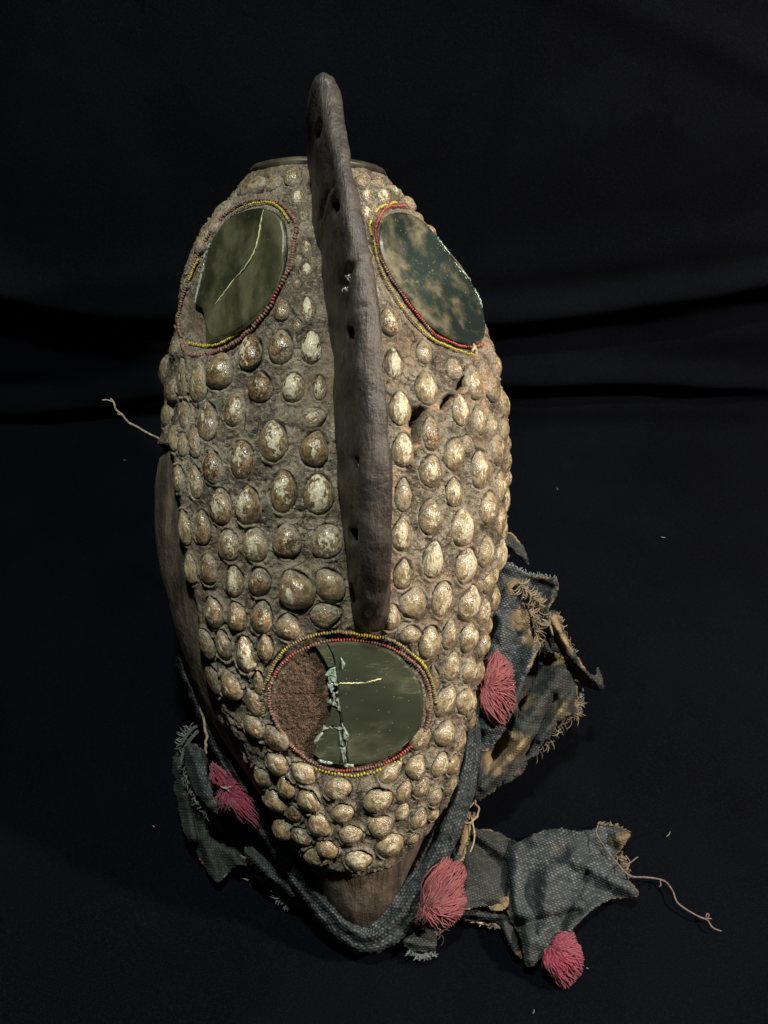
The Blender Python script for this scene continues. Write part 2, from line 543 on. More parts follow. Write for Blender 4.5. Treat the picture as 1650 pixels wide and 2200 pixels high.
# ------------------------------------------------------------------ the mask's base surface
SL = tab([(345, 556), (385, 552), (404, 544), (430, 518), (470, 488), (520, 456), (570, 433), (620, 417), (680, 405),
          (740, 400), (780, 392), (830, 382), (880, 382), (930, 386), (960, 374), (1000, 356), (1050, 347), (1150, 347), (1250, 360),
          (1350, 386), (1450, 421), (1520, 450), (1600, 497), (1700, 562), (1800, 628), (1880, 674), (1940, 708), (1980, 748), (2000, 778)])
SR = tab([(345, 815), (385, 816), (404, 824), (430, 852), (470, 884), (500, 908), (560, 952), (600, 982), (650, 1010),
          (700, 1025), (740, 1034), (780, 1046), (830, 1053), (880, 1064), (930, 1067), (980, 1071), (1040, 1068), (1100, 1063),
          (1150, 1059), (1200, 1052), (1250, 1044), (1300, 1038), (1350, 1027), (1400, 1020), (1450, 1010), (1500, 1003),
          (1550, 990), (1600, 984), (1650, 970), (1700, 955), (1740, 938), (1800, 910), (1880, 874), (1940, 846), (1980, 815), (2000, 790)])
SH = tab([(345, .034), (400, .043), (450, .052), (520, .062), (600, .071), (700, .080), (800, .086), (1000, .091), (1200, .088), (1350, .080),
          (1500, .069), (1650, .055), (1800, .039), (1880, .029), (1940, .020), (1980, .012), (2000, .004)])
SB = tab([(345, .034), (500, .055), (900, .065), (1300, .060), (1700, .035), (1900, .012), (2000, .002)])

def smooth_tab(f, lo, hi, s):
    y = np.linspace(lo - 3 * s, hi + 3 * s, 700)
    v = f(np.clip(y, lo, hi))
    d = y[1] - y[0]
    kx = np.arange(-60, 61) * d
    kk = np.exp(-(kx / s) ** 2 / 2); kk /= kk.sum()
    vp = np.pad(v, 60, mode='edge')
    vs = np.convolve(vp, kk, 'valid')
    return lambda q: np.interp(q, y, vs)

SLs = smooth_tab(SL, 345, 2000, 12); SRs = smooth_tab(SR, 345, 2000, 12); SHs = smooth_tab(SH, 345, 2000, 20)

MIRR = [  # outline of each mirror bed (ellipse): centre, half axes, tilt (deg, top towards the right)
    dict(c=(512, 598), a=(96, 165), t=22, tilt=(-1, 47)),
    dict(c=(930, 600), a=(92, 160), t=-30, tilt=(1, 47)),
    dict(c=(751, 1512), a=(164, 137), t=0, off=.0016),
]

def ell_r(px, py, M, grow=1.0):
    t = math.radians(M['t'])
    dx = px - M['c'][0]; dy = py - M['c'][1]
    u = dx * math.cos(t) + dy * math.sin(t)
    v = -dx * math.sin(t) + dy * math.cos(t)
    return np.sqrt((u / M['a'][0]) ** 2 + (v / M['a'][1]) ** 2) / grow

def surface(nr, nc):
    yy = np.linspace(402, 2000, nr)
    L = pt(SLs(yy), yy, 0) - P0; R = pt(SRs(yy), yy, 0) - P0
    Yl = L @ PY
    xc = (L[:, 0] + R[:, 0]) / 2; hw = (R[:, 0] - L[:, 0]) / 2
    H = SHs(yy); B = SB(yy)
    s = np.linspace(-1, 1, nc)
    th = s * math.radians(118)
    X = np.empty((nr, nc)); Z = np.empty((nr, nc))
    ct = np.cos(th); sn = np.sin(th)
    e = .90
    cx = np.sign(sn) * np.abs(sn) ** e
    up = np.where(ct > 0, np.abs(ct) ** e, 0)
    front = H[:, None] * up
    # behind the widest line the wall runs back and slightly inwards
    bk = np.clip((np.abs(th) - math.pi / 2) / (math.radians(118) - math.pi / 2), 0, 1)
    Z = front - B[:, None] * bk
    cxx = np.where(ct > 0, cx, np.sign(sn) * (1 - .10 * bk ** 1.5))
    X = xc[:, None] + hw[:, None] * cxx
    # towards the top opening the rows lean back with the lip
    Y = Yl[:, None] - (.27 * (1 - sstep(380, 700, yy)))[:, None] * Z
    V = loc(X, Y, Z)
    return V

def grid_normals(V):
    du = np.gradient(V, axis=1); dv = np.gradient(V, axis=0)
    n = np.cross(dv, du)
    n /= np.linalg.norm(n, axis=2)[..., None] + 1e-12
    # rows run down the image, columns to the right: turn outwards
    c = V.mean(axis=1, keepdims=True) - PN * .03
    s = np.sign(((V - c) * n).sum(-1))
    mid = s[:, s.shape[1] // 2].mean()
    return n * (1 if mid > 0 else -1)

NR, NC = 640, 460
S0 = surface(NR, NC)
N0 = grid_normals(S0)

def lookup(V, N, px, py):
    """nearest grid vertex seen at a pixel"""
    X, Y = proj(V)
    vis = ((CAM - V) * N).sum(-1) > 0
    d = (X - px) ** 2 + (Y - py) ** 2 + np.where(vis, 0, 1e6)
    i = np.unravel_index(np.argmin(d), d.shape)
    return i

# planes of the three mirrors, fitted to the surface round their outline
for M in MIRR:
    t = math.radians(M['t'])
    pts = []
    for a in np.arange(24) / 24 * 2 * math.pi:
        u = math.cos(a) * M['a'][0]; v = math.sin(a) * M['a'][1]
        px = M['c'][0] + u * math.cos(t) - v * math.sin(t)
        py = M['c'][1] + u * math.sin(t) + v * math.cos(t)
        i = lookup(S0, N0, px, py)
        qx_, qy_ = proj(S0[i])
        if math.hypot(qx_ - px, qy_ - py) < 5:
            pts.append(S0[i])
    pts = np.array(pts)
    c = pts.mean(0)
    u_, s_, vt = np.linalg.svd(pts - c)
    n = vt[2]
    if 'tilt' in M:      # round glass seen at a slant: its outline gives the way it faces
        vd = CAM - c; vd /= np.linalg.norm(vd)
        e = M['tilt'][0] * (RGT * math.cos(t) - UPV * math.sin(t))
        e = e - vd * (e @ vd); e /= np.linalg.norm(e)
        a_ = math.radians(M['tilt'][1])
        n = vd * math.cos(a_) + e * math.sin(a_)
    if n @ (CAM - c) < 0:
        n = -n
    M['o'] = c + n * .0030; M['n'] = n
    print('MIRROR', np.round(n, 2), 'rms', s_)

def flatten(V, drop=0.0, grow=1.0):
    X, Y = proj(V)
    N = grid_normals(V)
    for M in MIRR:
        r = ell_r(X, Y, M, grow)
        front = ((V - M['o']) @ M['n']) > -.03
        front = front * sstep(-.15, .3, N @ M['n'])
        d = (V - M['o']) @ M['n'] + drop
        k = np.where(d > 0, 1 - sstep(1.0, 1.3, r), 1 - sstep(.99, 1.15, r)) * front
        V = V - M['n'] * (np.maximum(d, -.0035) * k)[..., None]
    return V

# wooden body
Sw = flatten(surface(240, 200), .007)
Nw = grid_normals(Sw)
pw = Sw + Nw * (fbm(Sw, 45, 3)[..., None] * .0008 - .0004)
Xw, Yw = proj(Sw)
pw = pw - Nw * (.016 * (1 - sstep(10, 30, np.minimum(np.minimum(np.hypot(Xw - 890, Yw - 910), np.hypot(Xw - 957, Yw - 864)), np.minimum(np.hypot(Xw - 988, Yw - 829), np.hypot(Xw - 1019, Yw - 788))))))[..., None]
nr_, nc_ = pw.shape[:2]
vw = pw.reshape(-1, 3)
fw = grid_faces(nr_, nc_)
capc = pw[0].mean(0) - PY * .004
vw = np.vstack([vw, capc[None]])
body = mesh_obj('wooden_body', vw, fw, WOOD, MASK)

# ------------------------------------------------------------------ the shells, read off the photograph
# centre x, y, half length, half width (pixels), tilt of the long axis (top towards the right), white, tone (0 brown, 1 pale), dust
SH_L = [
(606,668,22,15,0,.3,0,.5),(662,665,25,17,0,.8,0,.4),(538,757,36,25,5,.55,0,.1),(604,747,37,28,0,.1,0,.8),(669,749,34,22,0,.95,0,.2),
(474,800,38,26,5,.15,.1,.3),(430,822,43,20,-3,.25,.2,.6),(395,812,40,13,-5,.1,.2,.9),(561,834,33,24,0,.25,0,.4),(631,835,31,24,0,.8,.1,.5),
(687,835,27,16,0,.6,.2,.4),(506,882,36,22,5,.25,.1,.5),(672,899,28,23,75,.15,.2,.8),(449,906,39,21,-5,.3,.1,.5),(399,890,32,13,-5,.1,.2,.7),
(374,842,26,12,0,.1,.3,.8),(364,890,28,11,0,.3,.5,.7),(588,948,43,31,0,.55,.1,.4),(676,966,38,30,15,.3,.1,.4),(522,988,40,26,0,.35,.1,.2),
(420,950,34,15,-5,.2,.5,.6),(459,1004,36,19,-8,.25,0,.6),(377,942,30,12,-5,.1,.4,.6),(395,956,24,11,0,.0,.3,.9),(609,1056,44,31,0,.4,.1,.15),
(685,1062,42,33,0,.75,.1,.2),(422,1036,37,15,-8,.3,.4,.5),(385,1029,30,12,-5,.3,.6,.5),(477,1089,40,22,-5,.35,.1,.4),(534,1086,41,26,0,.6,.1,.3),
(399,1134,38,14,-10,.3,.7,.3),(436,1134,39,18,-5,.25,.2,.3),(494,1171,34,23,-10,.35,.3,.4),(550,1171,37,25,-15,.45,.4,.5),(616,1162,36,30,0,.15,.1,.7),
(703,1163,37,32,0,.55,.3,.6),(411,1224,33,12,-10,.3,.6,.6),(451,1224,33,18,-10,.2,.2,.7),(505,1249,33,20,-5,.55,.3,.3),(558,1249,31,25,0,.15,0,.6),
(637,1268,45,36,-20,.45,.3,.3),(709,1257,38,31,-30,.15,.5,.6),(428,1303,34,13,-18,.35,.5,.6),(463,1314,34,20,-15,.35,.2,.4),(511,1325,33,20,-8,.1,.2,.6),
(564,1325,37,23,5,.2,.2,.7),(619,1346,29,25,0,.1,.3,.8),(700,1320,34,27,80,.0,.3,1),(444,1383,34,13,-22,.1,.3,.9),(481,1385,35,18,-15,.2,.2,.8),
(531,1404,39,23,-10,.5,.1,.3),(571,1389,29,19,0,.2,.4,.6),(464,1456,33,13,-25,.1,.2,.9),(500,1473,35,20,-22,.15,.1,.7),(556,1467,30,14,-8,.0,.2,.9),
(549,1508,34,20,-30,.1,.1,.9),(490,1538,28,12,-25,.15,.5,.6),(550,1561,31,21,-42,.1,.3,.8),(593,1585,34,16,-35,.0,.1,.9),(528,1609,28,15,-38,.35,.8,.2),
(596,1638,30,21,-40,.15,.5,.5),(651,1658,32,21,-48,.3,.9,.1),(564,1667,27,13,-30,.1,.3,.7),(617,1687,27,17,-18,.15,.4,.5),(664,1716,28,22,-12,.3,.8,.3),
(593,1718,29,16,-28,.1,.9,.3),(727,1694,29,22,85,.3,.7,.2),(634,1745,19,15,-10,.0,.0,.9),(686,1769,27,22,-20,.15,.9,.1),(736,1745,24,21,70,.1,.7,.3),
(610,1776,26,17,-15,.1,.6,.5),(649,1793,23,18,-25,.35,.1,.8),(753,1790,26,19,78,.4,.8,.2),(702,1820,24,20,-30,.1,.8,.2),(671,1837,24,15,-62,.1,.8,.3),
(770,1844,29,22,85,.4,.9,.1),(812,1717,32,30,60,.25,.9,.15),
(545,404,34,19,70,.05,.1,1),(631,386,22,19,10,.15,.3,.9),(640,426,17,14,10,.7,.3,.6),(653,463,17,12,0,.2,.2,.9),(658,534,18,14,0,.3,.2,.8),
(658,580,14,12,0,.75,.3,.5),(483,450,20,13,30,.0,.3,1),(458,489,22,12,28,.05,.3,1),(434,527,20,11,22,.1,.5,.9),(402,608,18,10,15,.0,.2,.9),
(386,686,18,9,5,.1,.4,.9),(378,745,22,9,0,.1,.4,.9),(590,395,17,15,20,.1,.3,.9),(508,424,18,11,35,.0,.3,.9),(470,470,18,10,28,.1,.4,.9),(444,508,18,10,25,.0,.3,.9),(422,556,18,9,20,.1,.4,.9),(640,560,12,9,0,.0,.1,1),(638,610,13,10,0,.1,.1,1),(640,700,13,10,0,.0,.1,1),
]
SH_R = [
(840,1657,31,20,50,.3,.9,.1),(892,1647,27,19,32,.35,1,.1),(943,1642,28,15,14,.3,.7,.3),(903,1587,27,16,32,.2,.4,.4),(953,1575,29,20,18,.2,.6,.4),
(984,1590,28,11,10,.1,.7,.6),(970,1640,26,10,20,.2,.7,.5),(966,1683,22,12,25,.4,.6,.4),(905,1690,23,14,20,.3,.3,.6),(866,1698,23,16,22,.15,.6,.5),
(933,1710,21,14,25,.1,.4,.8),(864,1743,20,13,22,.5,.7,.4),(816,1772,27,21,62,.35,.9,.1),(897,1757,25,14,20,.3,.3,.6),(838,1814,30,20,50,.2,1,.0),
(931,1747,17,9,30,.4,.7,.5),(887,1800,15,9,40,.0,.4,.9),(861,1150,34,20,4,.4,.5,.4),(864,1233,34,21,5,.3,.5,.5),(929,1202,41,22,6,.85,.6,.3),
(997,1214,40,20,8,.55,.6,.4),(1038,1185,34,16,8,.15,.5,.6),(1069,1194,38,12,8,.6,.8,.3),(885,1295,33,30,20,.1,.4,.9),(947,1286,38,22,8,.5,.6,.4),
(1005,1295,39,20,8,.45,.5,.5),(1044,1248,29,12,6,.15,.5,.6),(1058,1286,31,11,5,.2,.8,.4),(839,1325,28,20,6,.3,.7,.4),(1035,1316,31,12,6,.5,.7,.4),
(881,1363,22,20,80,.05,.7,.8),(921,1379,36,21,4,.25,.7,.5),(964,1363,34,16,6,.2,.4,.6),(1003,1368,33,15,4,.45,.7,.3),(1033,1382,29,11,4,.2,.6,.6),
(970,1431,31,15,10,.3,.7,.4),(1003,1439,31,15,12,.3,.6,.5),(1025,1445,31,11,12,.15,.5,.7),(932,1458,27,10,-6,.0,.6,.8),(954,1504,38,18,26,.3,.7,.4),
(993,1502,31,15,20,.4,.7,.4),(1009,1513,29,10,15,.2,.7,.5),(921,1510,24,8,0,.0,.6,.8),(845,783,32,20,-4,.55,.3,.5),(914,835,36,22,-4,.3,.5,.5),
(909,758,25,16,0,.1,.2,.9),(973,794,23,15,-8,.3,.4,.8),(858,878,36,22,0,.6,.5,.3),(864,968,36,22,0,.5,.6,.3),(924,933,36,19,-4,.1,.0,.7),
(986,881,34,16,-4,.5,.5,.6),(974,976,35,21,4,.25,.4,.5),(924,1012,34,24,2,.4,.1,.5),(1027,1009,41,17,0,.35,.4,.6),(1065,965,35,14,2,.1,.3,.8),
(866,1064,37,20,2,.05,.4,.95),(973,1058,31,16,0,.3,.6,.5),(1045,1091,37,19,4,.25,.7,.4),(922,1110,38,23,4,.4,.4,.4),(989,1135,39,21,6,.8,.7,.3),
(1071,1044,33,13,2,.3,.7,.5),(1071,1118,31,10,4,.15,.7,.5),(1087,990,28,8,2,.2,.7,.5),(1088,1028,22,7,2,.2,.7,.5),(1085,1078,30,8,3,.3,.7,.5),
(1080,1142,26,8,6,.4,.8,.4),(1077,868,32,9,-5,.2,.6,.6),(1080,920,25,9,-3,.2,.6,.6),(1087,952,20,7,0,.1,.6,.6),(1063,786,28,9,-10,.2,.6,.7),
(1014,822,38,17,-8,.05,.3,.95),(1027,905,31,14,-4,.3,.5,.7),(1052,914,26,12,-4,.2,.4,.8),(1037,800,24,12,-10,.0,.3,.95),(1052,832,33,12,-8,.0,.3,.95),
(836,693,29,21,-5,.2,.2,.7),(820,428,18,17,0,.4,.3,.7),(787,423,17,13,0,.6,.4,.6),(785,461,17,12,-8,.6,.4,.6),(842,412,13,12,-30,.3,.4,.8),
(875,434,16,11,-45,.2,.4,.8),(776,390,16,14,0,.2,.5,.7),(806,628,20,10,-15,.3,.4,.8),(812,395,14,11,-20,.1,.4,.8),(1046,742,20,9,-10,.1,.5,.8),
(898,468,15,8,-45,.1,.5,.8),(925,496,15,8,-40,.1,.5,.8),(858,424,14,10,-35,.3,.5,.7),(800,450,13,10,-10,.3,.4,.7),(1002,955,20,12,0,.0,.4,1),(1048,1010,20,8,0,.1,.5,.8),(1060,1235,22,8,6,.3,.7,.5),(1045,1345,20,8,6,.3,.6,.5),(1013,1545,18,8,12,.2,.6,.6),
]
SHELLS = SH_L + SH_R

# ------------------------------------------------------------------ clay coating: grid with the mirrors bedded in and a lip round every shell
leftB = tab([(940, 0), (960, 370), (1040, 380), (1100, 390), (1160, 396), (1220, 404), (1280, 418), (1340, 432), (1400, 447), (1460, 464), (1520, 478),
             (1580, 508), (1640, 540), (1700, 568), (1760, 592), (1850, 640)])
botB = tab([(540, 1660), (565, 1712), (595, 1765), (630, 1815), (665, 1852), (700, 1860), (735, 1872), (770, 1882), (810, 1873), (840, 1862), (870, 1835),
            (900, 1803), (930, 1762), (960, 1722), (1000, 1660), (1100, 1600)])
def clay_inside(X, Y, P):
    wob = fbm(P, 160, 3, 5) * 6
    dl = np.where(Y > 945, X - leftB(Y), 99)
    db = np.where(Y > 1500, botB(X) - Y, 99)
    return np.minimum(dl, db) + wob

S1 = flatten(S0, .0022)
N1 = grid_normals(S1)
X1, Y1 = proj(S1)
ins = clay_inside(X1, Y1, S1)
thick = np.where(ins > 0, .0032 * sstep(0, 14, ins), 0) - .004 * sstep(2, -14, ins)
flatr = np.minimum.reduce([ell_r(X1, Y1, M, 1.0) for M in MIRR])
th_f = sstep(.98, 1.3, flatr)
S2 = S1 + N1 * (thick * (.0 + 1.0 * th_f))[..., None]
N2 = grid_normals(S2)
vis2 = ((CAM - S2) * N2).sum(-1) > 0

def surf(px, py):
    d = (X2 - px) ** 2 + (Y2 - py) ** 2 + VISPEN
    i = np.unravel_index(np.argmin(d), d.shape)
    return S2[i], N2[i]
X2, Y2 = proj(S2)
VISPEN = np.where(vis2, 0, 1e6)

ring = np.zeros(S2.shape[:2])
LN = fbm(S2, 190, 3, 77)
shell_frames = []
for (px, py, a, b, tilt, wh, tn, du) in SHELLS:
    p, n = surf(px, py)
    v = CAM - p; dist = np.linalg.norm(v); v /= dist
    fc = n @ v
    nn = n if fc > .25 else (n + v * (.25 - fc)); nn = nn / np.linalg.norm(nn)
    p = hit(np.array(px, float), np.array(py, float), p, nn) if fc > .3 else p
    t = math.radians(tilt)
    q = hit(np.array(px + math.sin(t) * a), np.array(py - math.cos(t) * a), p, nn) - p
    la = np.linalg.norm(q); ax = q / la
    q2 = hit(np.array(px + math.cos(t) * b), np.array(py + math.sin(t) * b), p, nn) - p
    q2 = q2 - ax * (q2 @ ax)
    lb = np.linalg.norm(q2)
    m1 = a / FPX * dist
    la *= 1.02; lb *= 1.01
    la = min(la, m1 * 1.25)
    lb = min(max(lb, .36 * la), .95 * la)
    bx = np.cross(ax, nn)
    shell_frames.append((p, bx, ax, nn, lb, la))
    dlt = S2 - p
    qx = dlt @ bx; qy = dlt @ ax; qz = dlt @ nn
    r = np.sqrt((qx / lb) ** 2 + (qy / la) ** 2)
    near = np.abs(qz) < .02
    nzl = 1 + .9 * LN
    lip = .0014 * nzl * np.exp(-((r - 1.09 - .05 * LN) / .13) ** 2)
    groove = -.0010 * np.exp(-((r - .96) / .05) ** 2)
    pitd = -.0012 * (1 - sstep(.80, 1.0, r))
    ring += np.where(near & (r < 2), (lip + groove + pitd), 0)
ring = np.clip(ring, -.0022, .0027)
f1 = fbm(S2, 75, 3, 1); f2 = fbm(S2, 260, 3, 2, .6); f3 = fbm(S2, 700, 2, 3)
ring = ring * (1 + .8 * f1)
rdg = np.abs(fbm(S2, 105, 3, 9))
crk = -.0012 * (1 - sstep(.006, .03, rdg)) * sstep(-.05, .25, fbm(S2, 40, 2, 17))
fl = sstep(1.0, 1.12, flatr)
disp = ring * fl + fl * (.0012 * f1 + .0011 * f2 + .0005 * f3 + crk * 1.3) + (1 - fl) * (.0005 * f2 + .0005 * f3)
# the split in the clay beside the crest, and its open slits
def seg_d(X, Y, a, b):
    a = np.array(a, float); b = np.array(b, float)
    ab = b - a
    t = np.clip(((X - a[0]) * ab[0] + (Y - a[1]) * ab[1]) / (ab @ ab), 0, 1)
    return np.hypot(X - a[0] - ab[0] * t, Y - a[1] - ab[1] * t)
hole = np.full(X2.shape, 99.0)
for a, b, wd in [((889, 889), (900, 887), 11), ((886, 895), (881, 912), 6), ((893, 905), (891, 945), 7), ((893, 920), (892, 950), 4.5),
                 ((966, 852), (948, 876), 4.5), ((995, 817), (982, 842), 4.5), ((1020, 783), (1018, 793), 5.5), ((830, 1275), (826, 1290), 4)]:
    hole = np.minimum(hole, seg_d(X2, Y2, a, b) - wd)
hole = hole + f2 * 3
disp += -.013 * (1 - sstep(-2, 2.5, hole)) + .001 * np.exp(-((hole - 7) / 5) ** 2)
path = [(1022, 742), (1024, 775), (1008, 812), (985, 848), (955, 870), (915, 880), (905, 890), (896, 915), (897, 955), (880, 985), (850, 1020), (838, 1070), (838, 1150), (838, 1260), (832, 1300), (822, 1345)]
pathb = [(1022, 775), (1033, 830), (1042, 880), (1060, 905)]
pathc = [(860, 915), (880, 930), (884, 945)]
pd = np.full(X2.shape, 99.0)
for pp in (path, pathb, pathc):
    for a, b in zip(pp[:-1], pp[1:]):
        pd = np.minimum(pd, seg_d(X2, Y2, a, b))
orange = .8 * np.exp(-(pd / (6 + 5 * f1)) ** 2) * np.clip(.65 + 1.6 * f2, 0, 1)
orange = np.maximum(orange, (.22) * np.clip(f1 * 2, 0, 1) * sstep(835, 900, X2) * (1 - sstep(1300, 1500, Y2)))
orange = np.maximum(orange, .8 * np.exp(-(seg_d(X2, Y2, (770, 1358), (822, 1345)) / 12) ** 2))
# clay left showing where mirror glass is missing
pk = 1 - sstep(.96, 1.0, ell_r(X2, Y2, MIRR[2]))
pk = pk * 1.0
pk2 = (1 - sstep(.96, 1.02, ell_r(X2, Y2, MIRR[0]))) * .28
pocket = np.maximum(pk, pk2)
# the low pocket is coarse and grainy
disp += pk * (.0007 * fbm(S2, 1300, 2, 33, .8) + .0007 * fbm(S2, 250, 2, 34))
S3 = S2 + N2 * disp[..., None]
keep = (ins > -16)
fc4 = grid_faces(NR, NC)
kf = keep.ravel()[fc4].all(1)
# drop what lies deep behind the rim
fc4 = fc4[kf]
used = np.unique(fc4)
remap = -np.ones(NR * NC, dtype=np.int64); remap[used] = np.arange(len(used))
lipm = np.clip(ring / .0013, 0, 1)
tint = np.stack([orange, pocket, (1 - sstep(-2, 3, hole)) * 1.0, lipm], -1).reshape(-1, 4)[used]
clay = mesh_obj('clay_coating', S3.reshape(-1, 3)[used], remap[fc4], CLAY, MASK, attrs={'tint': tint})

# ------------------------------------------------------------------ shells as parts
def shell_mesh(name, point, skew, seed):
    nu, nv = 20, 10
    V = []
    for j in range(nv + 1):
        ph = j / nv * math.pi * .62
        for i in range(nu):
            a = i / nu * 2 * math.pi
            r = math.sin(ph) ** .92
            x = r * math.cos(a); y = r * math.sin(a)
            z = math.cos(ph)
            # egg outline: narrower and pointed towards +y
            if y > 0:
                x *= 1 - point * y ** 1.3
                y *= 1 + .10 * point
            x *= 1 - .08 * y
            x += skew * y * .15
            z *= 1 - .15 * (y - .1) ** 2
            V.append((x, y, z))
    V = np.array(V)
    nz = fbm(V + seed * 3.1, 1.3, 3, seed)
    V *= (1 + .14 * nz)[:, None]
    V[:, 0] *= 1 + .10 * math.sin(seed * 2.1); V[:, 2] *= 1 + .12 * math.cos(seed * 1.3)
    V[:, 2] += .02 * fbm(V + seed, 3.0, 2, seed + 5)
    F = grid_faces(nv + 1, nu, True)
    me = bpy.data.meshes.new(name)
    top = V[:nu].mean(0)
    faces = [tuple(int(v) for v in f) for f in F[nu:]] + [(0 + i, nu * 1 + i, nu * 1 + (i + 1) % nu) for i in range(0)]
    # the first ring is a single point: fan
    vs = [tuple(top)] + [tuple(v) for v in V[nu:]]
    faces = [tuple(v - nu + 1 for v in f) for f in faces]
    faces += [(0, 1 + (i + 1) % nu, 1 + i) for i in range(nu)]
    me.from_pydata(vs, [], faces)
    me.update()
    me.polygons.foreach_set('use_smooth', np.ones(len(me.polygons), dtype=bool))
    me.materials.append(SHELL)
    return me

SM = [shell_mesh('shell', p, s, i + 1) for i, (p, s) in enumerate([(.30, 0), (.55, .4), (.15, -.3), (.42, -.5), (.60, 0), (.22, .5), (.05, .1), (.48, .2), (.35, .6), (.5, -.2), (.25, .2), (.65, .3)])]
for i, ((px, py, a, b, tilt, wh, tn, du), (p, bx, ax, nn, lb, la)) in enumerate(zip(SHELLS, shell_frames)):
    rnd = random.Random(i * 31 + 5)
    ar = la / lb
    me = SM[rnd.choice([1, 3, 4, 7, 0, 9, 11]) if ar > 1.45 else rnd.choice([0, 2, 5, 6, 3, 8, 10])]
    ob = bpy.data.objects.new('shell', me)
    COL.objects.link(ob)
    h = (lb * .62 + la * .20) * min(1, max(.55, b / a + .30)) * rnd.uniform(.85, 1.15) * (1 - .35 * max(0, du - .6))
    R = np.stack([bx * lb * 1.0, ax * la * 1.0, nn * h], 1)
    M4 = Matrix([[*R[0], 0], [*R[1], 0], [*R[2], 0], [0, 0, 0, 1]])
    M4 = Matrix.Translation(Vector(p + nn * (h * .02))) @ M4
    adopt(ob, MASK)
    # non-uniform frame is orthogonal, so it splits cleanly into location, rotation and scale
    ob.matrix_basis = M4
    sgn = 1 if np.linalg.det(R) > 0 else -1
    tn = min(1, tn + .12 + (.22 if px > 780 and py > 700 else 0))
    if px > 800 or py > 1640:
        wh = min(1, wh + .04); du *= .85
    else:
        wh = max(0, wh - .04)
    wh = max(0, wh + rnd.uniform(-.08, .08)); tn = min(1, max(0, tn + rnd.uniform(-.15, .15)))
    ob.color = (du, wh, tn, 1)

# a dark shell on the flank, seen past the left edge
ob = bpy.data.objects.new('shell', SM[5]); COL.objects.link(ob); adopt(ob, MASK)
pe = pt(374, 803, -.022)
R = np.stack([PY * .0125, np.cross(PN, PY) * .0 + PN * .0, PN], 1)
ob.matrix_basis = Matrix.Translation(Vector(pe)) @ Matrix([[0, 0, -.009, 0], [.0125 * PY[1], .010 * PN[1], 0, 0], [.0125 * PY[2], .010 * PN[2], 0, 0], [0, 0, 0, 1]])
ob.color = (.8, 0, 0, 1)

# ------------------------------------------------------------------ mirrors
def on_plane(M, pts, lift):
    pts = np.asarray(pts, float)
    return hit(pts[:, 0], pts[:, 1], M['o'] + M['n'] * lift, M['n'])

def pane(name, M, pts, mat, parent, lift=.0012, thick=.0018, bevel=.0012, n=None, close=True):
    """flat piece of glass with a ground edge"""
    pts = np.asarray(pts, float)
    if n:
        pts = smooth_path(np.vstack([pts, pts[:1]]), n)[:-1]
    top = on_plane(M, pts, lift)
    c = top.mean(0)
    dirs = c - top
    dirs /= np.linalg.norm(dirs, axis=1)[:, None]
    inner = top + dirs * bevel
    low = top - M['n'] * thick * .4
    bot = top - M['n'] * thick
    k = len(pts)
    V = np.vstack([inner, low, bot])
    F = [tuple(range(k))]
    for r in (0, 1):
        for i in range(k):
            j = (i + 1) % k
            F.append((r * k + i, (r + 1) * k + i, (r + 1) * k + j, r * k + j))
    ob = mesh_obj(name, V, F, mat, parent, smooth=False)
    return ob

def bead_string(name, parent, mat, pts, vivid, size, step=None, lift=.0016, gaps=()):
    """beads threaded along the clay; vivid = parts of the run (0-1) where the colour is clean"""
    path = smooth_path(pts, 500)
    P3 = []
    for q in path[::4]:
        p, n = surf(q[0], q[1])
        P3.append(np.concatenate([p + n * lift, n]))
    P3 = np.array(P3)
    # light smoothing of the run
    for _ in range(3):
        P3[1:-1] = (P3[:-2] + 2 * P3[1:-1] + P3[2:]) / 4
    d = np.concatenate([[0], np.cumsum(np.linalg.norm(np.diff(P3[:, :3], axis=0), axis=1))])
    L = d[-1]
    step = step or size * 1.5
    ns = int(L / step)
    nu, nv = 8, 5
    V = []; F = []; C = []
    base = 0
    rr = random.Random(len(pts) * 7 + ns)
    for i in range(ns):
        s = (i + .5) / ns
        if any(a < s < b for a, b in gaps):
            continue
        q = np.array([np.interp(s * L, d, P3[:, k]) for k in range(6)])
        q2 = np.array([np.interp(min(L, s * L + .001), d, P3[:, k]) for k in range(3)])
        t = q2 - q[:3]; t /= np.linalg.norm(t) + 1e-9
        t = t + np.array([rr.uniform(-.25, .25) for _ in range(3)]); t /= np.linalg.norm(t)
        n = q[3:] / np.linalg.norm(q[3:])
        u = np.cross(t, n); u /= np.linalg.norm(u); v = np.cross(t, u)
        r = size * rr.uniform(.85, 1.2)
        c = q[:3] + u * rr.uniform(-.2, .2) * size + n * rr.uniform(-.35, .2) * size
        for j in range(nv):
            x = (j / (nv - 1) * 2 - 1)
            rad = r * (.45 + .55 * math.sqrt(max(0, 1 - x * x)))
            for k in range(nu):
                a = k / nu * 2 * math.pi
                V.append(c + t * x * r * .62 + (u * math.cos(a) + v * math.sin(a)) * rad)
        F.append(grid_faces(nv, nu, True) + base)
        dull = .85 + rr.uniform(-.15, .15)
        for a, b in vivid:
            if a <= s <= b:
                dull = rr.uniform(0, .25)
        C += [(dull, rr.uniform(.2, .9) * (.35 + dull))] * (nu * nv)
        base += nu * nv
    C = np.array(C)
    C = np.hstack([C, np.zeros((len(C), 1))])
    ob = mesh_obj(name, np.array(V), np.concatenate(F), mat, parent, attrs={'tint': C})
    ob['kind'] = 'stuff'
    return ob

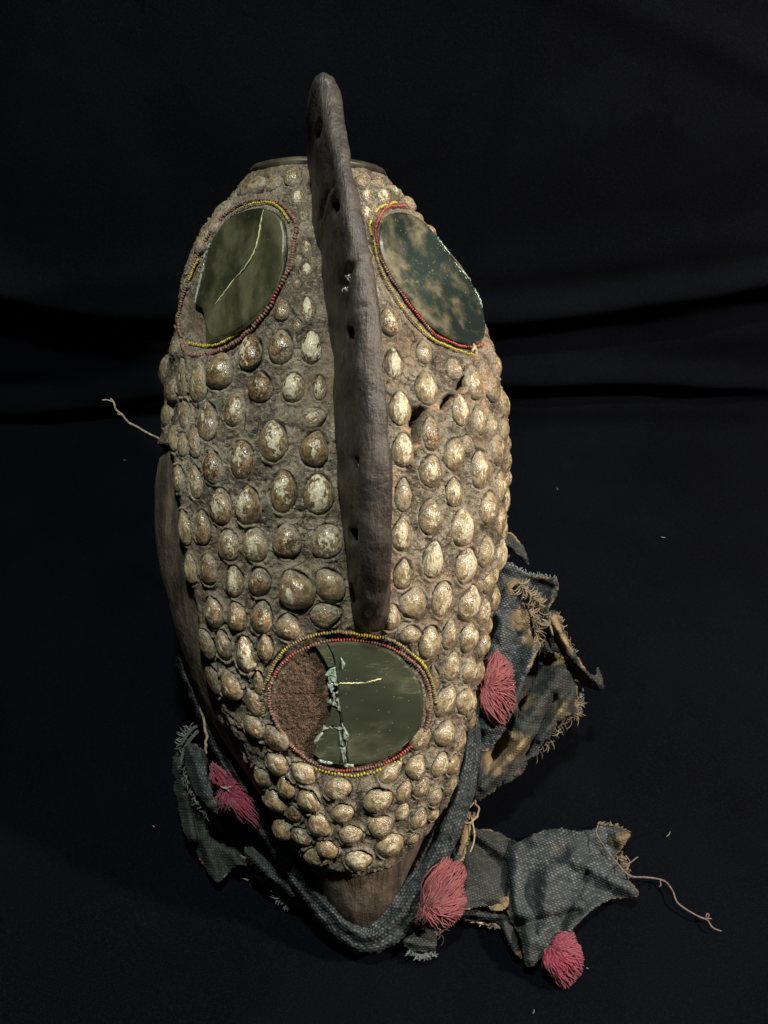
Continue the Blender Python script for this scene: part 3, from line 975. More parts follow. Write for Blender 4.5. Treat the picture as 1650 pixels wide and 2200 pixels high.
def thin_line(name, parent, mat, paths, r, M=None, lift=.0018, sides=5):
    P = []
    for p in paths:
        q = smooth_path(p, max(6, len(p) * 5))
        q = q + np.stack([np.sin(np.arange(len(q)) * 1.7), np.cos(np.arange(len(q)) * 2.3)], 1) * .6
        P.append(on_plane(M, q, lift))
    v, f, i = tubes(P, [r] * len(P), sides, .8)
    return mesh_obj(name, v, f, mat, parent)

BS = .00070
# left mirror
GL = [(530, 450), (552, 446), (566, 447), (590, 456), (605, 472), (612, 500), (611, 540), (605, 580), (592, 620), (575, 650), (552, 680), (520, 706), (485, 724), (450, 738), (441, 737), (439, 700), (434, 668),
      (420, 656), (417, 650), (424, 620), (436, 575), (448, 530), (462, 500), (485, 472), (508, 458)]
ml = pane('mirror', MIRR[0], GL, G_LEFT, MASK, n=110)
ml['label'] = 'left mirror, olive and cracked'
thin_line('crack', ml, CRACK, [[(566, 449), (560, 478), (556, 505), (548, 535), (538, 556), (520, 582), (504, 598)], [(504, 598), (482, 628), (462, 654)]], .0004, MIRR[0], .0019)
thin_line('edge_glint', ml, CHIP, [[(418, 652), (425, 622), (433, 590), (441, 560)], [(436, 560), (446, 535), (452, 522)]], .0007, MIRR[0], .0012)  # pale slivers painting the highlight on the left bevel
bead_string('yellow_bead_string', ml, YELB, [(405, 742), (440, 749), (480, 738), (520, 712), (550, 682), (570, 655), (586, 630)], [(0, .75)], BS * 1.15)
bead_string('yellow_bead_string', ml, YELB, [(498, 466), (515, 455), (545, 443), (575, 440), (600, 451), (614, 470), (622, 482)], [(.25, .95)], BS)
bead_string('yellow_bead_string', ml, YELB, [(431, 558), (420, 580), (410, 604)], [(0, 1)], BS)
bead_string('red_bead_string', ml, REDB, [(392, 735), (402, 762), (430, 770), (470, 757), (510, 736), (545, 708), (572, 675), (590, 650), (607, 615), (625, 580), (632, 545), (640, 500), (634, 474), (616, 452), (595, 440), (560, 434)], [(.50, .56)], BS * 1.6)
G_LEFT2 = m_glass('olive_mirror_glass_reflection', (.040, .044, .026), (.120, .112, .066), .56, sc=40, stretch=(1.6, .6, .6))  # lighter tint paints this facet's different reflection
fac = [(568, 449), (590, 458), (603, 474), (609, 500), (608, 540), (602, 578), (589, 618), (572, 648), (549, 677), (518, 702), (484, 720), (458, 727), (446, 716), (440, 690), (458, 660), (482, 628), (504, 600), (522, 583), (540, 557), (550, 534), (558, 505), (562, 478)]
fp = pane('mirror_shard', MIRR[0], fac, G_LEFT2, ml, .0017, .0012, .0008)
bead_string('red_bead_string', ml, REDB, [(392, 732), (388, 700), (393, 655), (406, 610), (424, 562), (449, 514), (478, 474), (508, 448), (540, 435), (560, 434)], [], BS * 1.3)
# right mirror
GR = [(822, 480), (832, 463), (855, 455), (880, 458), (905, 470), (932, 497), (960, 533), (988, 568), (1013, 603), (1034, 645), (1044, 690), (1041, 722), (1026, 741), (1000, 738), (960, 722), (920, 692), (880, 642), (850, 600), (829, 560), (818, 520)]
mr = pane('mirror', MIRR[1], GR, G_RIGHT, MASK, n=110)
mr['label'] = 'right mirror, dark blue green with tan dirt'
thin_line('edge_glint', mr, CHIP, [[(938, 508), (952, 528), (968, 548)], [(975, 562), (998, 588), (1012, 604)], [(1018, 618), (1030, 642), (1036, 662)]], .0006, MIRR[1], .0014)  # pale strips in place of the highlight along the outer bevel
bead_string('red_bead_string', mr, REDB, [(870, 447), (845, 449), (825, 452), (814, 466), (803, 495), (812, 530), (820, 565), (830, 588), (850, 620), (880, 662), (905, 692), (930, 720), (960, 735), (1000, 750), (1030, 748), (1046, 732)], [(0, .37), (.56, .66), (.70, 1)], BS * 1.1)
bead_string('yellow_bead_string', mr, YELB, [(850, 441), (830, 443), (812, 450), (800, 465), (792, 485), (795, 510), (805, 540), (810, 565), (820, 595), (832, 620), (848, 648), (872, 678), (900, 708), (925, 732), (960, 748), (1000, 765), (1018, 767)], [(0, .20), (.26, .34), (.37, .43), (.62, .66), (.74, 1)], BS, gaps=[(.2, .22), (.345, .365)])
thin_line('straw', mr, THREAD, [[(1016, 738), (1022, 750), (1026, 772)], [(1020, 742), (1014, 756)]], .0008, MIRR[1], .002)
# lower mirror, broken: the pane that is left and the shards beside it
GM = [(724, 1470), (722, 1440), (716, 1408), (704, 1383), (740, 1379), (775, 1381), (805, 1387), (835, 1397), (862, 1414), (884, 1438), (900, 1467), (909, 1500), (910, 1530), (903, 1562), (887, 1588), (858, 1613), (825, 1632), (790, 1643),
      (750, 1647), (746, 1625), (744, 1600), (742, 1570), (732, 1548), (726, 1520)]
def dense(p, k=6):
    p = np.asarray(p, float); out = []
    for a, b in zip(p, np.roll(p, -1, 0)):
        for i in range(k):
            out.append(a + (b - a) * i / k)
    return out
mm = pane('mirror', MIRR[2], GM, G_LOW, MASK)
mm['label'] = 'lower mirror, broken with bare clay at its left'
TILT = {}
def shard(pts, mat, dn, lift=.0014):
    M = dict(MIRR[2])
    n = M['n'] + np.array(dn); n = n / np.linalg.norm(n)
    c = on_plane(MIRR[2], np.array(pts, float), 0).mean(0)
    M = dict(o=c, n=n)
    return pane('mirror_shard', M, pts, mat, mm, lift, .0018, .0006)
shard([(677, 1387), (702, 1383), (714, 1408), (720, 1432), (706, 1436), (692, 1412)], G_LOW, (.05, .02, 0))
shard([(708, 1438), (720, 1434), (723, 1468), (712, 1466), (703, 1452), (697, 1451)], CHIP, (-.2, .1, 0), .002)
shard([(712, 1520), (725, 1522), (731, 1548), (728, 1565), (716, 1560), (700, 1566), (698, 1552), (708, 1538)], G_LOW, (-.04, -.04, 0))
shard([(698, 1570), (715, 1564), (734, 1568), (741, 1600), (744, 1645), (716, 1643), (690, 1634), (673, 1622), (677, 1598), (688, 1580)], G_LOW, (.0, -.03, 0))
shard([(733, 1552), (741, 1568), (748, 1580), (746, 1592), (738, 1590), (736, 1572)], CHIP, (-.35, .1, .05), .002)
for q in ([(727, 1556), (737, 1604), (731, 1602)], [(716, 1496), (724, 1520), (712, 1516)], [(729, 1604), (741, 1608), (738, 1640), (734, 1622)], [(704, 1450), (716, 1470), (712, 1490), (706, 1478)],
          [(731, 1410), (742, 1428), (735, 1440)], [(726, 1500), (731, 1530), (725, 1528)], [(694, 1560), (706, 1566), (690, 1572)], [(716, 1562), (738, 1566), (730, 1571)]):
    shard(q, CHIP, (-.25, .12, .05), .0022)
rr = random.Random(3)
for i in range(16):
    cx = 712 + rr.uniform(-8, 8) + (i % 3) * 2; cy = 1446 + i * 4.2
    s = rr.uniform(2.5, 6.5)
    a0 = rr.uniform(0, 6)
    shard([(cx + s * rr.uniform(.5, 1.2) * math.cos(a0 + k * 2.09), cy + s * rr.uniform(.5, 1.2) * math.sin(a0 + k * 2.09)) for k in range(3)], CHIP, (rr.uniform(-.6, .6), rr.uniform(-.5, .5), 0), .0022)
thin_line('crack', mm, CRACK, [[(728, 1468), (750, 1468), (785, 1467)], [(785, 1467), (820, 1458), (870, 1436)][:2]], .00045, MIRR[2], .0012)
thin_line('crack', mm, CHIP, [[(742, 1470), (744, 1495), (758, 1524), (770, 1540), (779, 1562), (775, 1584)], [(745, 1600), (762, 1590), (775, 1575)],
                              [(724, 1425), (750, 1412), (784, 1402)], [(708, 1388), (720, 1408), (730, 1424)], [(736, 1560), (744, 1590), (741, 1620), (745, 1640)],
                              [(698, 1556), (718, 1566), (736, 1568)]], .00026, MIRR[2], .0009)  # thin cracks kept pale, their glints put into the colour
thin_line('edge_glint', mm, CHIP, [[(683, 1633), (700, 1637), (716, 1639)], [(738, 1644), (752, 1645), (760, 1643)], [(675, 1600), (684, 1584), (694, 1572)]], .0011, MIRR[2], .0008)  # bright edge lines stand in for highlights on the ground edge
bead_string('red_bead_string', mm, REDB, [(590, 1455), (600, 1435), (620, 1410), (650, 1390), (690, 1374), (740, 1368), (790, 1373), (835, 1385), (872, 1408), (899, 1437), (916, 1475), (920, 1515), (916, 1550), (900, 1582), (870, 1612), (830, 1638), (780, 1653), (740, 1656), (700, 1650), (660, 1630), (620, 1594), (597, 1558), (584, 1520), (583, 1480), (590, 1455)],
            [(0, .02), (.045, .07), (.15, .20), (.26, .27), (.285, .295), (.52, .62), (.69, .72)], BS * 1.25)
bead_string('yellow_bead_string', mm, YELB, [(570, 1535), (568, 1490), (578, 1445), (595, 1412), (620, 1386), (655, 1367), (695, 1356), (740, 1353), (790, 1361), (835, 1369), (872, 1391), (905, 1424), (924, 1468), (931, 1512)],
            [(.26, .29), (.52, .62), (.77, .85)], BS * 1.2)
bead_string('yellow_bead_string', mm, YELB, [(676, 1650), (710, 1661), (750, 1667), (790, 1664), (830, 1650), (866, 1628)], [(0, 1)], BS * 1.15, step=BS * 2.3)

# ------------------------------------------------------------------ crest
ridge = np.array([(163, 686, 712, .119), (168, 680, 717, .1205), (180, 681, 721, .1215), (200, 686, 727, .122), (250, 698, 737, .127), (300, 708, 748, .131), (400, 728, 765, .137), (500, 742, 783, .141), (600, 755, 805, .143), (700, 765, 818, .1435),
                  (800, 768, 826, .1425), (900, 772, 832, .140), (1000, 775, 836, .136), (1100, 778, 837, .130), (1200, 778, 836, .120), (1270, 777, 830, .108), (1320, 776, 818, .096), (1345, 780, 804, .086), (1356, 786, 800, .080)], float)
bb = tab([(200, 664), (300, 659), (400, 662), (470, 668), (560, 688), (700, 702), (800, 711), (900, 717), (1000, 724), (1100, 733), (1200, 748), (1280, 761), (1340, 774), (1365, 784)])
nst = 260
rs = np.linspace(0, 1, nst)
ri = smooth_path(ridge, nst)
stations = []
for k in range(nst):
    y, xl, xr, h = ri[k]
    Rl = pt(xl, y, h); Rr = pt(xr, y, h)
    Yl = (Rl - P0) @ PY
    # surface height under the ridge at the same place along the mask
    hs = None
    lo = Rl - PN * (h - .02)
    X, Y = proj(Rl - PN * 0.05)
    # base lies on the body; estimate its height by the row table
    for it in range(3):
        hb = float(SHs(Y)) if hs is None else hs
        q = P0 + PY * Yl + PN * hb + RGT * Rl[0]
        X, Y = proj(q)
        hs = float(SHs(np.clip(Y, 349, 2040))) - .003
    Bl = pt(float(bb(Y)), Y, hs)
    Bl = P0 + RGT * (Bl - P0)[0] + PY * Yl + PN * hs
    wth = np.linalg.norm(Rr - Rl)
    Br = Bl + RGT * max(.016, wth * 1.25)
    prof = []
    n1, n2, n3, n4 = 16, 4, 10, 16
    up = Rl - Bl
    for i in range(n1):
        s = i / n1
        prof.append(Bl + up * s - RGT * (.0022 * math.sin(math.pi * s)))
    ctr = (Rl + Rr) / 2
    for i in range(n3 + 1):
        s = i / n3
        q = Rl * (1 - s) + Rr * s
        prof.append(q + PN * (.0020 * (1 - (2 * s - 1) ** 2)))
    for i in range(1, n4 + 1):
        s = i / n4
        prof.append(Rr * (1 - s) + Br * s + RGT * (.001 * math.sin(math.pi * s)))
    stations.append(prof)
C = np.array(stations)
# round the far tip: pull the first stations together and down
for k in range(14):
    s = 1 - k / 14
    c = C[k].mean(0)
    f = math.sqrt(max(0, 1 - s * s)) * .3 + .7
    C[k] = c + (C[k] - c) * np.array([f, 1, 1])
Nc = np.cross(np.gradient(C, axis=0), np.gradient(C, axis=1))
Nc /= np.linalg.norm(Nc, axis=2)[..., None] + 1e-12
if (Nc[nst // 2, 22] @ PN) < 0:
    Nc = -Nc
CX, CY = proj(C)
dc = fbm(C, 28, 3, 41) * .0026 + fbm(C, 90, 3, 42) * .0012 + fbm(C * np.array([1, .4, .4]), 300, 2, 43) * .00035
holed = np.zeros(CX.shape)
for a, b, wd, dp in [((684, 275), (683, 292), 4, .004), ((720, 432), (722, 450), 5, .005), ((749, 705), (750, 722), 5, .005), ((763, 985), (766, 1000), 4, .004), ((762, 1138), (764, 1160), 4.5, .005), ((755, 1255), (759, 1290), 3.5, .004),
                     ((690, 470), (700, 415), 2, .002), ((700, 415), (722, 392), 2, .002)]:
    dd = seg_d(CX, CY, a, b)
    vis = ((CAM - C) * Nc).sum(-1) > 0
    dc += -dp * np.exp(-(dd / wd) ** 2) * vis
    holed = np.maximum(holed, np.exp(-(dd / wd) ** 4) * vis)
# a dent under the old break at (760, 555)
dd = seg_d(CX, CY, (735, 610), (752, 575)); dc += -.002 * np.exp(-(dd / 10) ** 2)
dd = seg_d(CX, CY, (752, 560), (792, 548)); dc += .0014 * np.exp(-(dd / 5) ** 2)
dd = seg_d(CX, CY, (768, 660), (815, 655)); dc += -.0009 * np.exp(-(dd / 2.5) ** 2)
C2 = C + Nc * dc[..., None]
npf = C2.shape[1]
vc = C2.reshape(-1, 3)
fcg = [tuple(int(v) for v in f) for f in grid_faces(nst, npf)]
fcg.append(tuple(range(npf)))
fcg.append(tuple(range((nst - 1) * npf, nst * npf))[::-1])
ridge_light = np.zeros(npf)  # ridge painted lighter than the flanks, light and shade put into colour
ridge_light[12:16] = [.1, .3, .7, 1]; ridge_light[16:27] = 1; ridge_light[27:34] = np.linspace(.9, .1, 7)
ridge_light = np.repeat(ridge_light[None], nst, 0)
ctt = np.stack([ridge_light, np.clip(holed, 0, 1), ridge_light * 0], -1).reshape(-1, 3)
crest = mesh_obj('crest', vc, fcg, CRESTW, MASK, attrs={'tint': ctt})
# pale seeds stuck in the crest's holes
def crest_pt(px, py):
    vis = ((CAM - C2) * Nc).sum(-1) > 0
    d = (CX - px) ** 2 + (CY - py) ** 2 + np.where(vis, 0, 1e6)
    i = np.unravel_index(np.argmin(d), d.shape)
    return C2[i], Nc[i]
PEG = m_simple('pale_peg', (.42, .40, .33), .5, .4, 400)
for (px, py, l) in [(683, 291, 9), (721, 449, 6), (766, 1001, 7), (764, 1156, 7), (749, 721, 5)]:
    p, n = crest_pt(px, py)
    e = l / FPX * .4
    v, f, i = tubes([np.array([p - PY * e, p + n * .0005, p + PY * e]) + n * .0006], [.0009], 8, .7)
    mesh_obj('peg', v, f, PEG, crest)
paths_ = []
for k in range(7):
    cx = rr.uniform(738, 758); cy = rr.uniform(578, 625)
    p, n = crest_pt(cx, cy)
    e = rr.uniform(.0004, .0011)
    dr = PY + RGT * rr.uniform(-.6, .8)
    paths_.append(np.array([p - dr * e, p + n * .0008, p + dr * e]) + n * .0006)
v, f, i = tubes(paths_, [.00035] * len(paths_), 6, .6)
mesh_obj('wax_flake', v, f, m_simple('pale_wax', (.22, .22, .20), .15, .3, 300, .8), crest)['kind'] = 'stuff'
# rag of reddish clay where the crest ends above the lower mirror

# ------------------------------------------------------------------ the rim round the top opening
def rim_ring(name, prof, mat, seed):
    row = S0[0]
    c = row.mean(0)
    k = np.arange(0, NC, 4)
    row = row[k]
    nn = len(row)
    V = []
    for (sc, dy) in prof:
        wob = 1 + .010 * fbm(row + seed, 60, 2, seed)
        V.append(c + (row - c) * (sc * wob)[:, None] + PY * dy + PY * (.0006 * fbm(row, 90, 2, seed + 1))[:, None])
    V = np.array(V)
    p = len(prof)
    F = []
    for i in range(p):
        i2 = (i + 1) % p
        for j in range(nn):
            j2 = (j + 1) % nn
            F.append((i * nn + j, i2 * nn + j, i2 * nn + j2, i * nn + j2))
    return mesh_obj(name, V.reshape(-1, 3), F, mat, MASK)
rim_ring('rim', [(1.03, -.001), (1.055, .0004), (1.05, .0020), (1.0, .0030), (.85, .003), (.85, -.004), (1.0, -.004)], RIMM, 1)
rim_ring('rim', [(1.00, .0040), (1.035, .0048), (1.03, .0060), (1.02, .0074), (.92, .0074), (.88, .006), (.88, .002), (1.0, .002)], RIMM, 5)

# ------------------------------------------------------------------ cloth
def in_poly(X, Y, poly):
    poly = np.asarray(poly, float)
    c = np.zeros(X.shape, bool)
    n = len(poly)
    d = np.full(X.shape, 1e9)
    for i in range(n):
        a = poly[i]; b = poly[(i + 1) % n]
        d = np.minimum(d, seg_d(X, Y, a, b))
        cond = ((a[1] > Y) != (b[1] > Y)) & (X < (b[0] - a[0]) * (Y - a[1]) / (b[1] - a[1] + 1e-12) + a[0])
        c ^= cond
    return np.where(c, d, -d)

def sheet(name, poly, depth, mat, folds=(), stains=(), holes=(), res=2.5, rag=5.0, ang=0.0, per=4.6, parent=None, thick=.0008, seed=0, wr=.0015, floor=False):
    poly = smooth_path(np.vstack([poly, poly[:1]]), len(poly) * 8)[:-1]
    x0, y0 = poly.min(0) - 8; x1, y1 = poly.max(0) + 8
    gx = np.arange(x0, x1, res); gy = np.arange(y0, y1, res)
    X, Y = np.meshgrid(gx, gy)
    P = np.stack([X * .004, Y * .004, X * 0 + seed * 1.7], -1)
    sd = in_poly(X, Y, poly) + fbm(P, 10, 4, seed, .75) * rag
    for (a, b, wd) in holes:
        sd = np.minimum(sd, seg_d(X, Y, a, b) - wd + fbm(P, 12, 3, seed + 3) * 4)
    h = depth(X, Y)
    for (a, b, wd, amp) in folds:
        wv = fbm(P, 3, 2, seed + 9) * 14
        h = h + amp * np.exp(-(np.abs(seg_d(X, Y, a, b) + wv * .4) / wd) ** 2)
    cr1 = 1 - np.abs(fbm(P + 3, 3.2, 3, seed + 40)) * 3.2
    cr2 = 1 - np.abs(fbm(P + 9, 7.5, 2, seed + 41)) * 3.0
    h = h + wr * 1.9 * np.clip(cr1, -.4, 1) + wr * .8 * np.clip(cr2, -.3, 1)
    h = h + wr * fbm(P, 5, 3, seed + 20) + wr * .5 * fbm(P, 14, 3, seed + 21)
    # slide border vertices onto the outline for a clean but ragged edge
    V = (ptz(X, Y, np.maximum(h, .0015)) if floor else pt(X, Y, h))
    st = np.zeros(X.shape)
    for (cx, cy, r, am) in stains:
        st = np.maximum(st, am * np.exp(-(np.hypot(X - cx, Y - cy) / r) ** 2))
    st = np.maximum(st, .75 * np.exp(-(np.maximum(sd, 0) / 5) ** 2) * (fbm(P, 6, 2, seed + 31) > .15))
    F = grid_faces(len(gy), len(gx))
    ok = (sd.ravel()[F] > 0).sum(1) >= 3
    F = F[ok]
    used = np.unique(F)
    rm = -np.ones(X.size, dtype=np.int64); rm[used] = np.arange(len(used))
    ca, sa = math.cos(ang), math.sin(ang)
    uv = np.stack([(X * ca + Y * sa) / per, (-X * sa + Y * ca) / per], -1).reshape(-1, 2)[used]
    stc = np.repeat(st.reshape(-1, 1), 3, 1)[used]
    ob = mesh_obj(name, V.reshape(-1, 3)[used], rm[F], mat, parent or MASK, attrs={'stain': stc}, uv=uv)
    md = ob.modifiers.new('thickness', 'SOLIDIFY'); md.thickness = thick; md.offset = 0
    return ob

def fringe(parent, pts, ln, mat, depth, n=40, r=.0003, seed=1, spread=.5, dirn=(0, 1), floor=False, name='fringe'):
    """loose thread ends along a torn edge"""
    rg = random.Random(seed)
    path = smooth_path(pts, 80)
    P = []; C = []
    for i in range(n):
        q = path[rg.randrange(len(path))]
        a = math.atan2(dirn[1], dirn[0]) + rg.uniform(-spread, spread)
        L = ln * rg.uniform(.4, 1.2)
        pp = []
        cur = rg.uniform(-1.5, 1.5)
        for k in range(6):
            s = k / 5
            pp.append((q[0] + math.cos(a) * L * s, q[1] + math.sin(a) * L * s))
            a += cur / 5
        pp = np.array(pp)
        h = depth(pp[:, 0], pp[:, 1]) + rg.uniform(-.001, .002)
        P.append(ptz(pp[:, 0], pp[:, 1], np.maximum(h, .001)) if floor else pt(pp[:, 0], pp[:, 1], h))
        C.append(rg.random())
    v, f, i = tubes(P, [r * rg.uniform(.7, 1.4) for _ in P], 4, .6)
    t = np.repeat(np.array(C)[i][:, None], 3, 1)
    ob = mesh_obj(name, v, f, mat, parent, attrs={'tint': t})
    ob['kind'] = 'stuff'
    return ob

def lin(x0, y0, h0, x1, y1, h1):
    d = (x1 - x0) ** 2 + (y1 - y0) ** 2
    def f(X, Y):
        t = ((X - x0) * (x1 - x0) + (Y - y0) * (y1 - y0)) / d
        return h0 + (h1 - h0) * np.clip(t, -.3, 1.3)
    return f

# the band of folded cloth glued round the chin
bandp = np.array([(398, 1396, 15), (408, 1430, 22), (424, 1475, 24), (446, 1530, 24), (474, 1592, 24), (508, 1660, 26), (545, 1722, 26), (586, 1790, 27), (630, 1856, 29), (672, 1910, 32), (712, 1956, 36), (752, 1995, 38), (790, 2013, 40),
                  (828, 1992, 42), (862, 1955, 40), (896, 1905, 36), (930, 1840, 34), (962, 1775, 33), (984, 1710, 33), (1000, 1640, 30), (1008, 1570, 26), (1014, 1500, 22), (1020, 1430, 18)], float)
nb, nx = 520, 46
bp_ = smooth_path(bandp, nb)
tg = np.gradient(bp_[:, :2], axis=0); tg /= np.linalg.norm(tg, axis=1)[:, None]
nrm2 = np.stack([tg[:, 1], -tg[:, 0]], 1)      # towards the inside of the V
s = np.linspace(-1, 1, nx)
PX = bp_[:, None, 0] + nrm2[:, None, 0] * s * bp_[:, None, 2]
PYY = bp_[:, None, 1] + nrm2[:, None, 1] * s * bp_[:, None, 2]
Pn = np.stack([PX * .004, PYY * .004, PX * 0], -1)
along = np.linspace(0, 1, nb)[:, None]
wig = fbm(np.stack([along * 9 + 0 * s, along * 0 + 0 * s, along * 0 + 0 * s], -1), 1, 3, 3) * .25
roll = np.sqrt(np.clip(1 - (s[None, :] * .98) ** 2, 0, 1))
ridg = .0016 * np.cos((s[None, :] + wig) * 7.5)
hb = .002 + .0125 * roll + ridg * roll + .0018 * fbm(Pn, 9, 3, 8) + .0010 * fbm(Pn, 26, 2, 9)
PX = PX + nrm2[:, None, 0] * fbm(Pn, 12, 3, 60) * 5 * np.abs(s) ; PYY = PYY + nrm2[:, None, 1] * fbm(Pn, 12, 3, 60) * 5 * np.abs(s)
Vb = pt(PX, PYY, hb)
back = Vb[:, ::-1][:, 1:-1] * 1.0
hz = np.clip(hb[:, ::-1][:, 1:-1] * 0 - .006, -.02, 1)
back = pt(PX[:, ::-1][:, 1:-1], PYY[:, ::-1][:, 1:-1], hz)
Vall = np.concatenate([Vb, back], 1)
Vall[..., 2] = np.maximum(Vall[..., 2], .0012)
nt_ = Vall.shape[1]
L_ = np.concatenate([[0], np.cumsum(np.linalg.norm(np.diff(bp_[:, :2], axis=0), axis=1))])
uvb = np.stack([np.repeat(L_[:, None] / 5.0, nt_, 1), np.concatenate([np.repeat(((s + 1) * 30 / 4.8)[None], nb, 0), np.zeros((nb, nt_ - nx))], 1)], -1)
stb = np.clip(fbm(Vall, 60, 3, 70), 0, 1) * .5
band = mesh_obj('cloth_band', Vall, grid_faces(nb, nt_, True), CLOTH, MASK, attrs={'stain': np.repeat(stb.reshape(-1, 1), 3, 1)}, uv=uvb.reshape(-1, 2))

# left rag behind the band
dl = lin(520, 1640, -.010, 380, 1700, -.030)
ragl = sheet('cloth_rag', [(405, 1566), (388, 1600), (372, 1648), (376, 1712), (392, 1775), (420, 1832), (452, 1880), (468, 1896), (500, 1868), (530, 1858), (590, 1872), (600, 1830), (566, 1770), (530, 1715), (486, 1690), (462, 1655), (440, 1612), (420, 1604), (408, 1588)],
      dl, CLOTH2, [((385, 1640), (420, 1800), 14, .007), ((420, 1800), (470, 1890), 16, .008), ((440, 1640), (470, 1760), 12, .009), ((455, 1740), (520, 1850), 15, .007), ((405, 1700), (440, 1860), 8, -.008), ((430, 1620), (452, 1700), 9, .006), ((470, 1790), (560, 1860), 14, -.012)],
      [(410, 1700, 40, .2)], res=2.5, rag=9, ang=.9, seed=2)
sheet('cloth_rag', [(398, 1604), (425, 1598), (440, 1640), (452, 1690), (468, 1740), (456, 1745), (434, 1720), (412, 1690), (400, 1650)], lin(450, 1650, .002, 390, 1660, -.012), CLOTH, [((410, 1610), (450, 1730), 12, .006)], [(455, 1742, 14, .8)], rag=7, ang=.9, seed=4)
sheet('cloth_rag', [(526, 1818), (545, 1826), (575, 1850), (605, 1884), (632, 1916), (640, 1932), (622, 1926), (590, 1896), (558, 1868), (536, 1850), (524, 1832)], lin(530, 1830, -.004, 640, 1930, -.008), CLOTH, [((530, 1828), (632, 1922), 10, .007)], [], rag=6, ang=.8, seed=5)
fringe(ragl, [(605, 1906), (620, 1925), (636, 1935)], 30, FRAY, lin(600, 1900, -.012, 640, 1950, -.018), 90, .0004, 11, 1.1, (-.4, 1))
fringe(ragl, [(530, 1840), (560, 1868), (590, 1898)], 16, FRAY, lin(530, 1830, -.012, 640, 1930, -.014), 60, .0003, 12, .9, (-.6, .8))
fringe(ragl, [(384, 1610), (400, 1575), (415, 1568)], 16, FRAY, lin(450, 1650, -.012, 390, 1660, -.016), 40, .0003, 13, 1.5, (-.8, 0))
fringe(ragl, [(398, 1640), (412, 1690), (440, 1735), (458, 1748)], 18, FRAY, lin(450, 1650, -.004, 390, 1660, -.014), 70, .0003, 14, 1.2, (-.5, .7))
# strap loop that joins the rag to the band at the left edge of the hole
v, f, i = tubes([pt(*np.array([(446, 1560), (425, 1572), (408, 1590), (395, 1612), (388, 1640)]).T, -.008), pt(*np.array([(440, 1556), (418, 1562), (402, 1580), (390, 1600)]).T, -.006)], [.0012, .0009], 6, .2)
mesh_obj('cord', v, f, m_simple('grey_cord', (.07, .085, .09), .9, .5, 800), ragl)
# little folded tab at the upper end of the band, left
tabl = sheet('cloth_rag', [(376, 1405), (388, 1393), (408, 1387), (414, 1400), (410, 1430), (416, 1465), (420, 1490), (404, 1490), (390, 1452), (378, 1425)], lin(410, 1400, -.012, 378, 1420, -.022), CLOTH, [((384, 1402), (408, 1480), 9, .006)], [], rag=4, ang=.3, seed=6)

# right flap
dC = lin(1030, 1400, -.006, 1200, 1300, -.022)
c1 = sheet('cloth_rag', [(1078, 1204), (1108, 1214), (1130, 1232), (1160, 1238), (1192, 1243), (1197, 1270), (1184, 1300), (1170, 1345), (1158, 1390), (1136, 1440), (1112, 1500), (1090, 1556), (1062, 1600), (1030, 1612), (1012, 1560), (1022, 1460), (1038, 1380), (1055, 1300), (1066, 1240)],
      dC, CLOTH, [((1085, 1215), (1190, 1250), 12, .006), ((1105, 1260), (1085, 1360), 22, .006), ((1150, 1390), (1095, 1540), 14, .010), ((1060, 1400), (1040, 1560), 16, .006), ((1130, 1290), (1160, 1360), 12, -.008), ((1190, 1250), (1180, 1320), 8, .006)],
      [(1105, 1262, 30, .75), (1115, 1330, 32, .9), (1140, 1370, 26, .9), (1150, 1300, 34, .9), (1085, 1250, 20, .5), (1085, 1445, 0.1, 0)],
      [((1108, 1264), (1128, 1290), 5), ((1142, 1312), (1160, 1322), 6), ((1135, 1290), (1120, 1280), 4), ((1150, 1345), (1146, 1372), 3)], rag=7, ang=.25, seed=8)
c2 = sheet('cloth_rag', [(1120, 1370), (1170, 1372), (1205, 1398), (1232, 1428), (1242, 1470), (1240, 1510), (1236, 1530), (1206, 1552), (1176, 1590), (1140, 1628), (1126, 1640), (1096, 1674), (1060, 1696), (1022, 1716), (1014, 1660), (1018, 1600), (1060, 1560), (1110, 1480)],
      lin(1030, 1600, -.014, 1230, 1500, -.034), CLOTH2, [((1160, 1420), (1060, 1620), 26, -.005), ((1215, 1440), (1110, 1580), 24, .010), ((1230, 1490), (1160, 1590), 9, .007), ((1150, 1570), (1040, 1690), 10, .009), ((1190, 1500), (1130, 1620), 8, -.007), ((1040, 1600), (1025, 1700), 14, .006)],
      [(1100, 1600, 46, .9), (1060, 1640, 40, .75), (1200, 1410, 40, .6), (1150, 1650, 34, .6), (1200, 1520, 60, .48), (1130, 1500, 50, .5)], rag=14, ang=-.7, seed=9)
c3 = sheet('cloth_rag', [(1160, 1330), (1186, 1312), (1200, 1322), (1212, 1360), (1228, 1396), (1248, 1418), (1262, 1440), (1278, 1450), (1283, 1432), (1296, 1466), (1292, 1480), (1268, 1476), (1240, 1468), (1224, 1440), (1206, 1410), (1178, 1400), (1166, 1370)],
      lin(1170, 1340, -.014, 1290, 1470, -.040), CLOTH2, [((1185, 1330), (1230, 1410), 10, .008), ((1230, 1410), (1285, 1468), 14, .011), ((1185, 1350), (1215, 1410), 6, -.006)],
      [(1195, 1340, 24, .8), (1205, 1380, 22, .8), (1222, 1400, 16, .5)], rag=7, ang=.9, seed=12)
sheet('cloth_rag', [(1072, 1148), (1092, 1142), (1112, 1160), (1126, 1176), (1134, 1200), (1137, 1216), (1124, 1206), (1112, 1192), (1100, 1188), (1086, 1206), (1070, 1200)], lin(1080, 1180, -.018, 1135, 1210, -.030), CLOTH2, [((1080, 1160), (1125, 1195), 10, .006)], [(1128, 1192, 12, .5)], rag=5, ang=.6, seed=13)
